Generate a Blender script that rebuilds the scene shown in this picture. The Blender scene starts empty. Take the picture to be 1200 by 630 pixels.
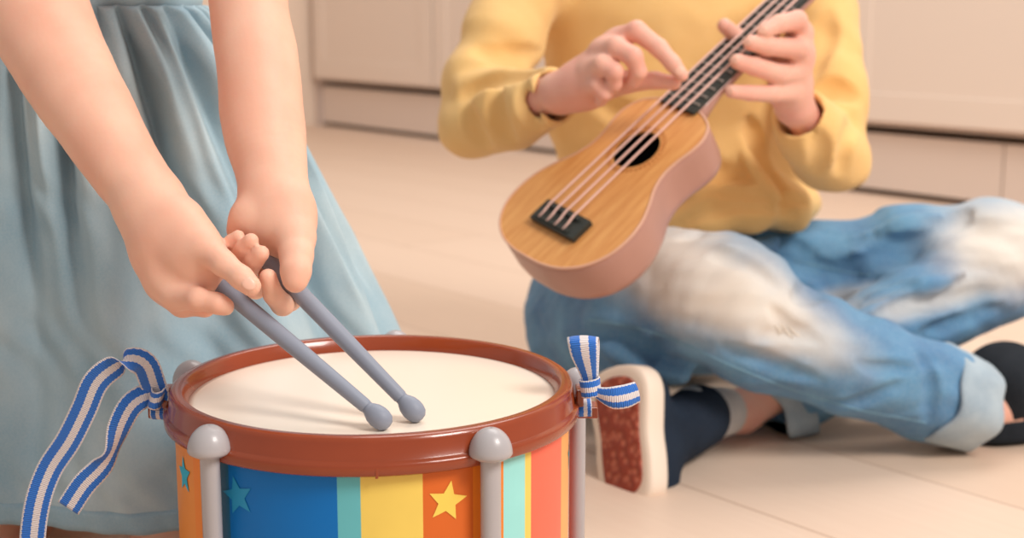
import bpy, math, random
import numpy as np
from mathutils import Vector, Matrix
from mathutils.bvhtree import BVHTree

random.seed(7)
PI = math.pi
col = bpy.context.scene.collection
F = 1700.0
CAMZ = 0.45
PITCH = math.atan(315.0 / F)
CP, SP = math.cos(PITCH), math.sin(PITCH)


def at(px, py, Y):
    """point on the sight line of a reference pixel, at the distance Y (metres along the floor)"""
    x = (px - 600.0) / F
    v = (315.0 - py) / F
    dy = CP + v * SP
    dz = -SP + v * CP
    s = Y / dy
    return np.array([x * s, Y, CAMZ + dz * s])


def on_z(px, py, z):
    x = (px - 600.0) / F
    v = (315.0 - py) / F
    dy = CP + v * SP
    dz = -SP + v * CP
    s = (z - CAMZ) / dz
    return np.array([x * s, dy * s, z])


def camvec(x, y, fwd):
    """a direction given as right / up / away from the camera"""
    return np.array([x, y * SP + fwd * CP, y * CP - fwd * SP])


def unit(v):
    v = np.asarray(v, float)
    return v / np.linalg.norm(v)


# ------------------------------------------------------------------ materials
def lin(c):
    c = c / 255.0
    return c / 12.92 if c <= 0.04045 else ((c + 0.055) / 1.055) ** 2.4


def rgb(r, g, b):
    return (lin(r), lin(g), lin(b), 1.0)


class Mat:
    def __init__(s, name, color, rough=0.6, spec=0.3, sss=0.0, metal=0.0, coat=0.0, sheen=0.0):
        s.m = bpy.data.materials.new(name)
        s.m.use_nodes = True
        s.n = s.m.node_tree.nodes
        s.l = s.m.node_tree.links
        s.b = s.n['Principled BSDF']
        s.b.inputs['Base Color'].default_value = color
        s.b.inputs['Roughness'].default_value = rough
        s.b.inputs['Specular IOR Level'].default_value = spec
        s.b.inputs['Metallic'].default_value = metal
        s.b.inputs['Coat Weight'].default_value = coat
        s.b.inputs['Sheen Weight'].default_value = sheen
        if sss:
            s.b.inputs['Subsurface Weight'].default_value = sss
            s.b.inputs['Subsurface Radius'].default_value = (1.0, 0.35, 0.2)
            s.b.inputs['Subsurface Scale'].default_value = 0.006
        s.tc = s.n.new('ShaderNodeTexCoord')
        s.color = None

    def coord(s, scale=(1, 1, 1), rot=(0, 0, 0), kind='Object', loc=(0, 0, 0)):
        mp = s.n.new('ShaderNodeMapping')
        mp.inputs['Scale'].default_value = scale
        mp.inputs['Rotation'].default_value = rot
        mp.inputs['Location'].default_value = loc
        s.l.new(s.tc.outputs[kind], mp.inputs['Vector'])
        return mp.outputs['Vector']

    def noise(s, scale, detail=3, vec=None, rough=0.5):
        t = s.n.new('ShaderNodeTexNoise')
        t.inputs['Scale'].default_value = scale
        t.inputs['Detail'].default_value = detail
        t.inputs['Roughness'].default_value = rough
        s.l.new(vec if vec is not None else s.tc.outputs['Object'], t.inputs['Vector'])
        return t.outputs['Fac']

    def wave(s, scale, vec=None, axis='X', dist=0.0):
        t = s.n.new('ShaderNodeTexWave')
        t.bands_direction = axis
        t.inputs['Scale'].default_value = scale
        t.inputs['Distortion'].default_value = dist
        s.l.new(vec if vec is not None else s.tc.outputs['Object'], t.inputs['Vector'])
        return t.outputs['Fac']

    def math(s, op, a, b=None, clamp=False):
        t = s.n.new('ShaderNodeMath')
        t.operation = op
        t.use_clamp = clamp
        for i, v in enumerate((a, b)):
            if v is None:
                continue
            if isinstance(v, (int, float)):
                t.inputs[i].default_value = v
            else:
                s.l.new(v, t.inputs[i])
        return t.outputs[0]

    def ramp(s, fac, stops):
        t = s.n.new('ShaderNodeValToRGB')
        e = t.color_ramp.elements
        while len(e) < len(stops):
            e.new(0.5)
        for i, (p, c) in enumerate(stops):
            e[i].position = p
            e[i].color = c if not isinstance(c, (int, float)) else (c, c, c, 1)
        s.l.new(fac, t.inputs['Fac'])
        return t.outputs['Color']

    def mix(s, fac, a, b):
        t = s.n.new('ShaderNodeMix')
        t.data_type = 'RGBA'
        for i, v in ((0, fac), (6, a), (7, b)):
            if isinstance(v, (int, float)):
                t.inputs[i].default_value = v
            elif isinstance(v, tuple):
                t.inputs[i].default_value = v
            else:
                s.l.new(v, t.inputs[i])
        return t.outputs[2]

    def setcolor(s, c):
        s.l.new(c, s.b.inputs['Base Color'])
        s.color = c

    def dist(s, p, sx=1, sy=1, sz=1, rot=None):
        """0 at p growing to 1 at the given semi-axes (object space)"""
        mp = s.n.new('ShaderNodeVectorMath')
        mp.operation = 'SUBTRACT'
        s.l.new(s.tc.outputs['Object'], mp.inputs[0])
        mp.inputs[1].default_value = p
        d = mp.outputs[0]
        if rot is not None:
            r = s.n.new('ShaderNodeVectorRotate')
            r.rotation_type = 'EULER_XYZ'
            r.inputs['Rotation'].default_value = rot
            s.l.new(d, r.inputs['Vector'])
            d = r.outputs[0]
        dv = s.n.new('ShaderNodeVectorMath')
        dv.operation = 'DIVIDE'
        s.l.new(d, dv.inputs[0])
        dv.inputs[1].default_value = (sx, sy, sz)
        ln = s.n.new('ShaderNodeVectorMath')
        ln.operation = 'LENGTH'
        s.l.new(dv.outputs[0], ln.inputs[0])
        return ln.outputs['Value']

    def bump(s, h, strength=0.3, dist=0.001):
        t = s.n.new('ShaderNodeBump')
        t.inputs['Strength'].default_value = strength
        t.inputs['Distance'].default_value = dist
        s.l.new(h, t.inputs['Height'])
        s.l.new(t.outputs['Normal'], s.b.inputs['Normal'])


# ------------------------------------------------------------------ object helpers
def mesh_obj(name, verts, faces, mats, parent=None, base=None, smooth=True, midx=None):
    me = bpy.data.meshes.new(name)
    v = np.asarray(verts, float)
    if base is not None:
        v = v - np.asarray(base)
    if isinstance(faces, np.ndarray):
        nf = len(faces)
        me.vertices.add(len(v))
        me.vertices.foreach_set('co', v.astype(np.float32).ravel())
        me.loops.add(nf * 4)
        me.loops.foreach_set('vertex_index', faces.astype(np.int32).ravel())
        me.polygons.add(nf)
        me.polygons.foreach_set('loop_start', np.arange(0, nf * 4, 4, dtype=np.int32))
        me.update(calc_edges=True)
        me.validate()
    else:
        me.from_pydata([tuple(p) for p in v], [], [tuple(int(i) for i in f) for f in faces])
        me.update()
    if not isinstance(mats, (list, tuple)):
        mats = [mats]
    for m in mats:
        me.materials.append(m.m if isinstance(m, Mat) else m)
    if midx is not None:
        me.polygons.foreach_set('material_index', np.asarray(midx, dtype=np.int32))
    me.polygons.foreach_set('use_smooth', np.full(len(me.polygons), smooth, dtype=bool))
    o = bpy.data.objects.new(name, me)
    col.objects.link(o)
    if parent is not None:
        o.parent = parent
    return o


def thing(name, loc, label, cat, group=None):
    e = bpy.data.objects.new(name, None)
    e.empty_display_size = 0.05
    e.location = loc
    col.objects.link(e)
    e['label'] = label
    e['category'] = cat
    if group:
        e['group'] = group
    return e


def struct(o):
    o['kind'] = 'structure'
    return o


def bevel(o, w, seg=2):
    m = o.modifiers.new('bevel', 'BEVEL')
    m.width = w
    m.segments = seg
    m.limit_method = 'ANGLE'
    m.angle_limit = 0.6
    return o


def sharp(o, ang=35):
    bpy.context.view_layer.objects.active = o
    o.data.set_sharp_from_angle(angle=math.radians(ang))
    return o


def box_geo(c, ax, ay, az):
    c, ax, ay, az = map(lambda q: np.asarray(q, float), (c, ax, ay, az))
    vs = [c + sx * ax + sy * ay + sz * az for sz in (-1, 1) for sy in (-1, 1) for sx in (-1, 1)]
    fs = [(0, 2, 3, 1), (4, 5, 7, 6), (0, 1, 5, 4), (2, 6, 7, 3), (0, 4, 6, 2), (1, 3, 7, 5)]
    if np.dot(np.cross(ax, ay), az) < 0:
        fs = [tuple(reversed(f)) for f in fs]
    return vs, fs


class Geo:
    def __init__(s):
        s.v, s.f, s.m = [], [], []

    def add(s, vf, mi=0):
        v, f = vf
        n = len(s.v)
        s.v += [np.asarray(p, float) for p in v]
        s.f += [tuple(int(i) + n for i in q) for q in f]
        s.m += [mi] * len(f)
        return s

    def obj(s, name, mats, parent=None, base=None, smooth=True):
        return mesh_obj(name, s.v, s.f, mats, parent, base, smooth, s.m)


def lathe_geo(profile, c, seg=96, closed=True, axis=None):
    """profile: (radius, height) pairs; closed joins last to first"""
    c = np.asarray(c, float)
    if axis is None:
        X, Yv, Z = np.eye(3)
    else:
        Z = unit(axis)
        X = unit(np.cross(Z, [0.3, 0.2, 1.0] if abs(Z[2]) < 0.9 else [1, 0, 0]))
        Yv = np.cross(Z, X)
    vs, fs = [], []
    n = len(profile)
    for i in range(seg):
        a = 2 * PI * i / seg
        d = X * math.cos(a) + Yv * math.sin(a)
        for r, h in profile:
            vs.append(c + d * r + Z * h)
    for i in range(seg):
        j = (i + 1) % seg
        for k in range(n if closed else n - 1):
            l = (k + 1) % n
            fs.append((i * n + k, j * n + k, j * n + l, i * n + l))
    return vs, fs


def frames(path):
    path = [np.asarray(p, float) for p in path]
    T = []
    for i in range(len(path)):
        a = path[max(i - 1, 0)]
        b = path[min(i + 1, len(path) - 1)]
        T.append(unit(b - a))
    ref = np.array([0, 0, 1.0]) if abs(T[0][2]) < 0.9 else np.array([1.0, 0, 0])
    U = unit(np.cross(ref, T[0]))
    out = []
    for t in T:
        U = unit(U - t * np.dot(U, t))
        out.append((U, np.cross(t, U), t))
    return path, out


def tube_geo(path, radii, seg=16, cap=True):
    path, fr = frames(path)
    if isinstance(radii, (int, float)):
        radii = [radii] * len(path)
    vs, fs = [], []
    for p, (U, V, t), r in zip(path, fr, radii):
        for i in range(seg):
            a = 2 * PI * i / seg
            vs.append(p + (U * math.cos(a) + V * math.sin(a)) * r)
    for k in range(len(path) - 1):
        for i in range(seg):
            j = (i + 1) % seg
            fs.append((k * seg + i, k * seg + j, (k + 1) * seg + j, (k + 1) * seg + i))
    if cap:
        fs.append(tuple(reversed(range(seg))))
        fs.append(tuple(range((len(path) - 1) * seg, len(path) * seg)))
    return vs, fs


def ball_geo(c, r, R=None, seg=20, rings=12):
    """ellipsoid of radii r with axes in the rows of R"""
    r = np.array([r] * 3 if isinstance(r, (int, float)) else r, float)
    R = np.eye(3) if R is None else np.asarray(R, float)
    vs, fs = [], []
    for k in range(1, rings):
        t = PI * k / rings
        for i in range(seg):
            a = 2 * PI * i / seg
            q = np.array([math.sin(t) * math.cos(a), math.sin(t) * math.sin(a), math.cos(t)]) * r
            vs.append(np.asarray(c) + q @ R)
    top = len(vs); vs.append(np.asarray(c) + np.array([0, 0, r[2]]) @ R)
    bot = len(vs); vs.append(np.asarray(c) - np.array([0, 0, r[2]]) @ R)
    for k in range(rings - 2):
        for i in range(seg):
            j = (i + 1) % seg
            fs.append((k * seg + i, (k + 1) * seg + i, (k + 1) * seg + j, k * seg + j))
    for i in range(seg):
        j = (i + 1) % seg
        fs.append((top, i, j))
        fs.append((bot, (rings - 2) * seg + j, (rings - 2) * seg + i))
    return vs, fs


def catmull(pts, n):
    pts = [np.asarray(p, float) for p in pts]
    P = [2 * pts[0] - pts[1]] + pts + [2 * pts[-1] - pts[-2]]
    out = []
    for i in range(1, len(P) - 2):
        for k in range(n):
            t = k / n
            a, b, c, d = P[i - 1], P[i], P[i + 1], P[i + 2]
            out.append(0.5 * (2 * b + (c - a) * t + (2 * a - 5 * b + 4 * c - d) * t * t + (3 * b - a - 3 * c + d) * t ** 3))
    out.append(pts[-1])
    return out


# ------------------------------------------------------------------ smooth solids (distance field -> one continuous mesh)
class Cone:
    def __init__(s, a, b, ra, rb):
        s.a, s.b, s.ra, s.rb = np.asarray(a, float), np.asarray(b, float), ra, rb
        m = max(ra, rb)
        s.lo = np.minimum(s.a, s.b) - m
        s.hi = np.maximum(s.a, s.b) + m

    def f(s, P):
        ba = s.b - s.a
        h = np.clip(((P - s.a) @ ba) / max(ba @ ba, 1e-12), 0, 1)
        q = P - s.a - h[:, None] * ba
        return np.sqrt((q * q).sum(1)) - (s.ra + (s.rb - s.ra) * h)


class Ell:
    def __init__(s, c, r, R=None):
        s.c = np.asarray(c, float)
        s.r = np.asarray(r, float)
        s.R = np.eye(3) if R is None else np.asarray(R, float)   # rows = axes
        m = s.r.max()
        s.lo, s.hi = s.c - m, s.c + m

    def f(s, P):
        q = (P - s.c) @ s.R.T
        k0 = np.sqrt(((q / s.r) ** 2).sum(1))
        k1 = np.sqrt(((q / s.r ** 2) ** 2).sum(1))
        return np.where(k1 > 1e-9, k0 * (k0 - 1) / np.maximum(k1, 1e-9), -s.r.min())


class Slab:
    """half space cut: solid where (P-c).n < 0, limited to a ball"""
    def __init__(s, c, n, rad):
        s.c, s.n, s.rad = np.asarray(c, float), unit(n), rad
        s.lo, s.hi = s.c - rad, s.c + rad

    def f(s, P):
        q = P - s.c
        return np.maximum(q @ s.n, np.sqrt((q * q).sum(1)) - s.rad)


class Field:
    def __init__(s, fn, lo, hi):
        s.f, s.lo, s.hi = fn, np.asarray(lo, float), np.asarray(hi, float)


def frame3(z, x):
    """rows: x', y', z' axes"""
    z = unit(z)
    x = np.asarray(x, float)
    x = unit(x - z * np.dot(x, z))
    return np.array([x, np.cross(z, x), z])


def solid(name, ops, vox, mats, parent=None, base=None, disp=None, B=20):
    lo = np.min([p.lo for o, p, k in ops if o == 'add'], axis=0) - 3 * vox - 0.01
    hi = np.max([p.hi for o, p, k in ops if o == 'add'], axis=0) + 3 * vox + 0.01
    N = np.ceil((hi - lo) / vox).astype(int) + 1
    nb = (N + B - 1) // B
    NY, NZ = N[1] + B + 4, N[2] + B + 4
    half = B * vox * 0.5 * math.sqrt(3) + vox * 2
    ids, pos, quads = [], [], []
    offs = [(i, j, k) for i in (0, 1) for j in (0, 1) for k in (0, 1)]
    bc = [(x, y, z) for x in range(nb[0]) for y in range(nb[1]) for z in range(nb[2])]
    cen = lo + (np.array(bc) + 0.5) * B * vox
    dd = np.full(len(bc), 1e3)
    per = []
    for o, p, k in ops:
        dp = p.f(cen)
        per.append(dp)
        if o == 'add':
            dd = np.minimum(dd, dp - k)
    g = np.arange(B + 1)
    gx, gy, gz = np.meshgrid(g, g, g, indexing='ij')
    G = np.stack([gx.ravel(), gy.ravel(), gz.ravel()], 1)
    marg = half * 1.35 + 0.012
    for bi in np.nonzero(dd < marg)[0]:
        b0 = np.array(bc[bi]) * B
        P = lo + (G + b0) * vox
        d = np.full(len(P), 1.0)
        hit = False
        for (o, p, k), dp in zip(ops, per):
            if dp[bi] > marg + k:
                continue
            v = p.f(P)
            if o == 'add':
                hit = True
                if k > 0:
                    h = np.clip(0.5 + 0.5 * (d - v) / k, 0, 1)
                    d = d + (v - d) * h - k * h * (1 - h)
                else:
                    d = np.minimum(d, v)
            else:
                v = -v
                if k > 0:
                    h = np.clip(0.5 - 0.5 * (d - v) / k, 0, 1)
                    d = d + (v - d) * h + k * h * (1 - h)
                else:
                    d = np.maximum(d, v)
        if not hit:
            continue
        if disp is not None:
            d = d + disp(P)
        D = d.reshape(B + 1, B + 1, B + 1)
        S = D < 0
        if S.all() or not S.any():
            continue
        cnt = sum(S[i:B + i, j:B + j, k:B + k].astype(np.int8) for i, j, k in offs)
        ci = np.nonzero((cnt > 0) & (cnt < 8))
        c = np.stack(ci, 1)
        acc = np.zeros((len(c), 3)); num = np.zeros(len(c))
        for a in offs:
            for ax in range(3):
                if a[ax] == 1:
                    continue
                b = list(a); b[ax] = 1
                da = D[ci[0] + a[0], ci[1] + a[1], ci[2] + a[2]]
                db = D[ci[0] + b[0], ci[1] + b[1], ci[2] + b[2]]
                cr = (da < 0) != (db < 0)
                t = np.where(cr, da / np.where(cr, da - db, 1), 0)
                q = np.tile(np.array(a, float), (len(c), 1))
                q[:, ax] += t
                acc[cr] += q[cr]; num[cr] += 1
        vp = lo + (c + b0 + acc / num[:, None]) * vox
        cg = c + b0
        ids.append((cg[:, 0] * NY + cg[:, 1]) * NZ + cg[:, 2])
        pos.append(vp)
        for ax in range(3):
            sl0 = [slice(0, B)] * 3
            sl1 = [slice(0, B)] * 3
            sl1[ax] = slice(1, B + 1)
            s0, s1 = S[tuple(sl0)], S[tuple(sl1)]
            e = np.stack(np.nonzero(s0 != s1), 1)
            if not len(e):
                continue
            ins = s0[e[:, 0], e[:, 1], e[:, 2]]
            e = e + b0
            u, w = (ax + 1) % 3, (ax + 2) % 3
            q = []
            for du, dw in ((0, 0), (-1, 0), (-1, -1), (0, -1)):
                cc = e.copy(); cc[:, u] += du; cc[:, w] += dw
                q.append((cc[:, 0] * NY + cc[:, 1]) * NZ + cc[:, 2])
            q = np.stack(q, 1)
            q[~ins] = q[~ins][:, ::-1]
            quads.append(q)
    ids = np.concatenate(ids); pos = np.concatenate(pos); quads = np.concatenate(quads)
    uq, first = np.unique(ids, return_index=True)
    pos = pos[first]
    ix = np.searchsorted(uq, quads)
    ix = np.clip(ix, 0, len(uq) - 1)
    ok = (uq[ix] == quads).all(1)
    return mesh_obj(name, pos, ix[ok], mats, parent, base, True)


def chain(ops, pts, k=0.003, k0=None):
    """pts: (px,py,Y,r) in reference pixels + distance, radius in metres"""
    P = [(at(p[0], p[1], p[2]), p[3]) for p in pts]
    for i in range(len(P) - 1):
        ops.append(('add', Cone(P[i][0], P[i + 1][0], P[i][1], P[i + 1][1]), (k0 if (i == 0 and k0) else k)))


def dense(ops, pts, k=0.01, n=6, kk=0.0015):
    """one evenly tapering limb through the given (point, radius) stations"""
    C = catmull([np.array([p[0], p[1], p[2], r]) for p, r in pts], n)
    g = [Cone(C[i][:3], C[i + 1][:3], C[i][3], C[i + 1][3]) for i in range(len(C) - 1)]

    def f(P):
        d = g[0].f(P)
        for c in g[1:]:
            d = np.minimum(d, c.f(P))
        return d
    lo = np.min([c.lo for c in g], axis=0); hi = np.max([c.hi for c in g], axis=0)
    ops.append(('add', Field(f, lo, hi), k))


def chainw(ops, pts, k=0.01):
    for i in range(len(pts) - 1):
        (a, ra), (b, rb) = pts[i], pts[i + 1]
        ops.append(('add', Cone(a, b, ra, rb), k))


def bvh_of(o, base):
    me = o.data
    vs = [v.co + Vector(base) for v in me.vertices]
    return BVHTree.FromPolygons(vs, [tuple(p.vertices) for p in me.polygons])


CAM = Vector((0, 0, CAMZ))


def cast(bvh, px, py):
    d = Vector(at(px, py, 1.0)) - CAM
    d.normalize()
    loc, nor, i, dist = bvh.ray_cast(CAM, d)
    return (np.array(loc), np.array(nor)) if loc is not None else (None, None)


def nrm3(P, s, seed=0.0):
    """cheap smooth pseudo noise in -1..1"""
    x, y, z = P[:, 0] * s + seed, P[:, 1] * s + seed * 1.7, P[:, 2] * s - seed
    return (np.sin(x * 1.7 + 1.3 * np.sin(y * 1.1 + z)) + np.sin(y * 2.1 + 1.1 * np.sin(z * 1.3 - x)) + np.sin(z * 1.9 + 1.2 * np.sin(x * 0.9 + y * 1.4))) / 3


# =================================================================== materials
M = {}


def skin_mat(name, base, pink):
    m = Mat(name, base, rough=0.5, spec=0.3, sss=0.28)
    n = m.noise(28, 3)
    m.setcolor(m.mix(m.ramp(n, [(0.35, 0.0), (0.75, 1.0)]), base, pink))
    m.bump(m.noise(420, 2), 0.12, 0.0006)
    return m


M['skin_girl'] = skin_mat('girl_skin', rgb(236, 188, 164), rgb(232, 174, 150))
M['skin_boy'] = skin_mat('boy_skin', rgb(234, 182, 162), rgb(230, 168, 150))
M['nail'] = Mat('fingernail', rgb(240, 190, 168), rough=0.35, spec=0.45)
M['lip'] = Mat('lips', rgb(205, 110, 100), rough=0.4)
M['eye_white'] = Mat('eye_white', rgb(240, 236, 230), rough=0.15)
M['iris'] = Mat('iris', rgb(80, 55, 35), rough=0.1)


def hair_mat(name, c1, c2):
    m = Mat(name, c1, rough=0.45, spec=0.4)
    w = m.noise(60, 4, m.coord((3, 3, 0.4)))
    m.setcolor(m.mix(w, c1, c2))
    m.bump(w, 0.6, 0.004)
    return m


M['hair_girl'] = hair_mat('light_brown_hair', rgb(120, 84, 50), rgb(170, 125, 80))
M['hair_boy'] = hair_mat('brown_hair', rgb(70, 46, 30), rgb(110, 76, 48))


def fabric(name, c1, c2, weave=900, nscale=14, bstr=0.35, rough=0.9, sheen=0.15, stops=(0.35, 0.7), fz=0.22):
    m = Mat(name, c1, rough=rough, spec=0.15, sheen=sheen)
    big = m.noise(nscale, 4)
    c = m.mix(m.ramp(big, [(stops[0], 0.0), (stops[1], 1.0)]), c1, c2)
    fine = m.noise(weave, 2)
    c = m.mix(m.math('MULTIPLY', fine, fz), c, rgb(245, 245, 240))
    m.setcolor(c)
    h = m.math('ADD', m.wave(weave * 0.6, axis='X'), m.wave(weave * 0.6, axis='Z'))
    m.bump(m.math('ADD', h, fine), bstr, 0.0004)
    return m


M['chambray'] = fabric('blue_chambray', rgb(132, 170, 188), rgb(180, 200, 206), weave=700, nscale=9)
M['chambray_hem'] = fabric('chambray_hem', rgb(126, 166, 186), rgb(156, 188, 202), weave=700, nscale=12)
M['sweater'] = fabric('yellow_jersey', rgb(236, 188, 112), rgb(240, 198, 128), weave=500, nscale=8, bstr=0.2, fz=0.1)
M['cuff_denim'] = fabric('turned_up_denim', rgb(140, 162, 178), rgb(172, 190, 200), weave=500, nscale=30)
M['sock'] = fabric('grey_sock', rgb(178, 176, 176), rgb(196, 192, 190), weave=500, nscale=20)
M['navy'] = fabric('navy_canvas', rgb(22, 34, 50), rgb(30, 44, 62), weave=600, nscale=20, sheen=0.0, fz=0.02)
M['black_leather'] = fabric('black_shoe_canvas', rgb(20, 26, 34), rgb(30, 36, 44), weave=600, nscale=30, sheen=0.0, fz=0.02)
M['lining'] = Mat('sleeve_lining', rgb(120, 95, 50), rough=0.9)
M['white_rubber'] = Mat('white_rubber', rgb(240, 222, 204), rough=0.5, spec=0.35)
M['white_rubber'].bump(M['white_rubber'].noise(120, 3), 0.1, 0.001)
m = Mat('red_brown_outsole', rgb(172, 84, 62), rough=0.55)
vor = m.n.new('ShaderNodeTexVoronoi'); vor.inputs['Scale'].default_value = 130
m.l.new(m.tc.outputs['Object'], vor.inputs['Vector'])
m.setcolor(m.mix(m.ramp(vor.outputs['Distance'], [(0.2, 1.0), (0.55, 0.0)]), rgb(150, 66, 48), rgb(190, 108, 84)))
m.bump(vor.outputs['Distance'], 0.8, 0.003)
M['outsole'] = m


def plastic(name, c, rough=0.3, spec=0.5, coat=0.0, var=None):
    m = Mat(name, c, rough=rough, spec=spec, coat=coat)
    n = m.noise(40, 3)
    c2 = var or tuple(min(1, v * 1.12) for v in c[:3]) + (1,)
    m.setcolor(m.mix(n, c, c2))
    m.bump(m.noise(300, 2), 0.05, 0.0005)
    return m


M['rim'] = plastic('red_brown_plastic', rgb(136, 54, 18), 0.22, 0.5, 0.3, rgb(148, 62, 26))
M['silver'] = plastic('silver_grey_plastic', rgb(168, 164, 166), 0.32, 0.5, 0.1)
m = plastic('grey_stick_plastic', rgb(134, 140, 154), 0.5, 0.35)
M['stick'] = m
m = Mat('white_drum_skin', rgb(244, 230, 214), rough=0.22, spec=0.5)
m.setcolor(m.mix(m.noise(6, 2), rgb(246, 232, 216), rgb(240, 226, 210)))
M['drumhead'] = m
for k, c in dict(orange=(226, 138, 52), deep_orange=(208, 102, 40), bright_orange=(228, 128, 40), blue=(0, 108, 184), dark_teal=(24, 98, 132), teal=(98, 180, 188),
                 light_cyan=(150, 216, 212), yellow=(230, 200, 98), coral=(238, 108, 84), pale_orange=(240, 168, 96),
                 star_cyan=(30, 168, 196), star_blue=(38, 142, 188), star_yellow=(240, 204, 92), blue_edge=(20, 90, 150)).items():
    M[k] = plastic('printed_' + k, rgb(*c), 0.38, 0.25)


def ribbon_mat():
    m = Mat('striped_ribbon', rgb(240, 230, 222), rough=0.75, spec=0.2, sheen=0.2)
    sep = m.n.new('ShaderNodeSeparateXYZ')
    m.l.new(m.tc.outputs['UV'], sep.inputs[0])
    u, v = sep.outputs[0], sep.outputs[1]
    zig = m.math('MULTIPLY', m.math('SINE', m.math('MULTIPLY', v, 2400)), 0.012)
    uu = m.math('ADD', u, zig)
    c = m.n.new('ShaderNodeValToRGB')
    c.color_ramp.interpolation = 'CONSTANT'
    e = c.color_ramp.elements
    stops = [(0, (240, 228, 222)), (0.07, (16, 100, 200)), (0.40, (238, 224, 216)), (0.68, (16, 100, 200)), (0.93, (240, 228, 222))]
    while len(e) < len(stops):
        e.new(0.5)
    for i, (p, q) in enumerate(stops):
        e[i].position = p
        e[i].color = rgb(*q)
    m.l.new(uu, c.inputs['Fac'])
    # woven ribs: short light threads across the blue bands
    rib = m.math('MULTIPLY', m.math('SINE', m.math('MULTIPLY', v, 5200)), m.math('SINE', m.math('MULTIPLY', u, 70)))
    rf = m.math('MULTIPLY', m.math('ADD', rib, 1.0), 0.16)
    m.setcolor(m.mix(rf, c.outputs['Color'], rgb(120, 170, 222)))
    m.bump(m.math('SINE', m.math('MULTIPLY', v, 5200)), 0.5, 0.0006)
    return m


M['ribbon'] = ribbon_mat()

m = Mat('ukulele_wood', rgb(214, 146, 78), rough=0.42, spec=0.4)
v = m.coord((1.0, 9.0, 1.0))
gr = m.noise(16, 5, v, 0.6)
fine = m.noise(130, 3, m.coord((0.6, 14.0, 1.0)))
c = m.mix(m.ramp(gr, [(0.3, 0.0), (0.7, 1.0)]), rgb(206, 138, 74), rgb(234, 176, 108))
c = m.mix(m.math('MULTIPLY', fine, 0.35), c, rgb(190, 120, 64))
m.setcolor(c)
M['uke_top'] = m
M['uke_side'] = plastic('pinkish_brown_plastic', rgb(172, 128, 114), 0.3, 0.5)
M['uke_edge'] = plastic('pale_binding', rgb(214, 166, 140), 0.4, 0.4)
M['uke_dark'] = plastic('dark_green_black_plastic', rgb(44, 48, 44), 0.45, 0.4)
M['fret'] = plastic('pale_fret', rgb(150, 142, 134), 0.4, 0.5)
M['string'] = plastic('pale_string', rgb(232, 190, 176), 0.4, 0.4)
M['hole_ring'] = plastic('dotted_rosette', rgb(170, 104, 52), 0.5, 0.3)

m = Mat('pale_plank_floor', rgb(226, 196, 172), rough=0.45, spec=0.3)
CABDIR = unit([-0.81, 1.0, 0])
ang = math.atan2(CABDIR[1], CABDIR[0])
vec = m.coord((1, 1, 1), (0, 0, -ang))
br = m.n.new('ShaderNodeTexBrick')
br.inputs['Scale'].default_value = 1.0
br.inputs['Brick Width'].default_value = 2.2
br.inputs['Row Height'].default_value = 0.19
br.inputs['Mortar Size'].default_value = 0.0016
br.inputs['Mortar Smooth'].default_value = 0.3
br.inputs['Color1'].default_value = rgb(222, 196, 174)
br.inputs['Color2'].default_value = rgb(230, 206, 186)
br.inputs['Mortar'].default_value = rgb(186, 156, 134)
br.offset = 0.37
m.l.new(vec, br.inputs['Vector'])
vg = m.coord((1, 1, 1), (0, 0, -ang))
mp2 = m.n.new('ShaderNodeMapping'); mp2.inputs['Scale'].default_value = (1.2, 22, 1)
m.l.new(vg, mp2.inputs['Vector'])
gr = m.noise(5, 5, mp2.outputs['Vector'], 0.6)
m.setcolor(m.mix(m.math('MULTIPLY', gr, 0.35), br.outputs['Color'], rgb(204, 172, 148)))
m.bump(m.math('SUBTRACT', m.math('MULTIPLY', gr, 0.3), br.outputs['Fac']), 0.25, 0.001)
M['floor'] = m


def paint(name, c):
    m = Mat(name, c, rough=0.5, spec=0.3)
    m.setcolor(m.mix(m.noise(2, 3), c, tuple(min(1, v * 1.04) for v in c[:3]) + (1,)))
    m.bump(m.noise(90, 3), 0.04, 0.001)
    return m


M['cabinet'] = paint('cream_cabinet_paint', rgb(230, 214, 200))
M['plinth'] = paint('cream_plinth', rgb(224, 208, 196))
M['wall'] = paint('cream_wall_paint', rgb(226, 206, 188))
M['gap'] = paint('cabinet_carcass_grey', rgb(205, 188, 178))
M['worktop'] = paint('pale_worktop', rgb(200, 180, 160))

# =================================================================== setting
fl = Geo().add(([(-3.5, -2.5, 0), (5.5, -2.5, 0), (5.5, 9, 0), (-3.5, 9, 0), (-3.5, -2.5, -0.05), (5.5, -2.5, -0.05), (5.5, 9, -0.05), (-3.5, 9, -0.05)],
                [(0, 1, 2, 3), (4, 7, 6, 5), (0, 4, 5, 1), (1, 5, 6, 2), (2, 6, 7, 3), (3, 7, 4, 0)]))
struct(fl.obj('floor', M['floor'], smooth=False))

C0 = on_z(364, 147, 0.0)                # far left end of the cabinet front on the floor
C1 = on_z(1090, 239, 0.0)
D = unit(C1 - C0)                       # runs towards the camera and right
BK = unit(np.array([-D[1], D[0], 0]))   # into the cabinets
if BK[1] < 0:
    BK = -BK
UP = np.array([0, 0, 1.0])
jt = on_z(1168, 247, 0.0)
jlen = float(np.dot(jt - C0, D))        # joint between plinth boards, from C0
TOTAL = jlen + 1.6


def cbox(s0, s1, b0, b1, z0, z1):
    c = C0 + D * (s0 + s1) / 2 + BK * (b0 + b1) / 2 + UP * (z0 + z1) / 2
    return box_geo(c, D * abs(s1 - s0) / 2, BK * (b1 - b0) / 2, UP * (z1 - z0) / 2)


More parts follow.
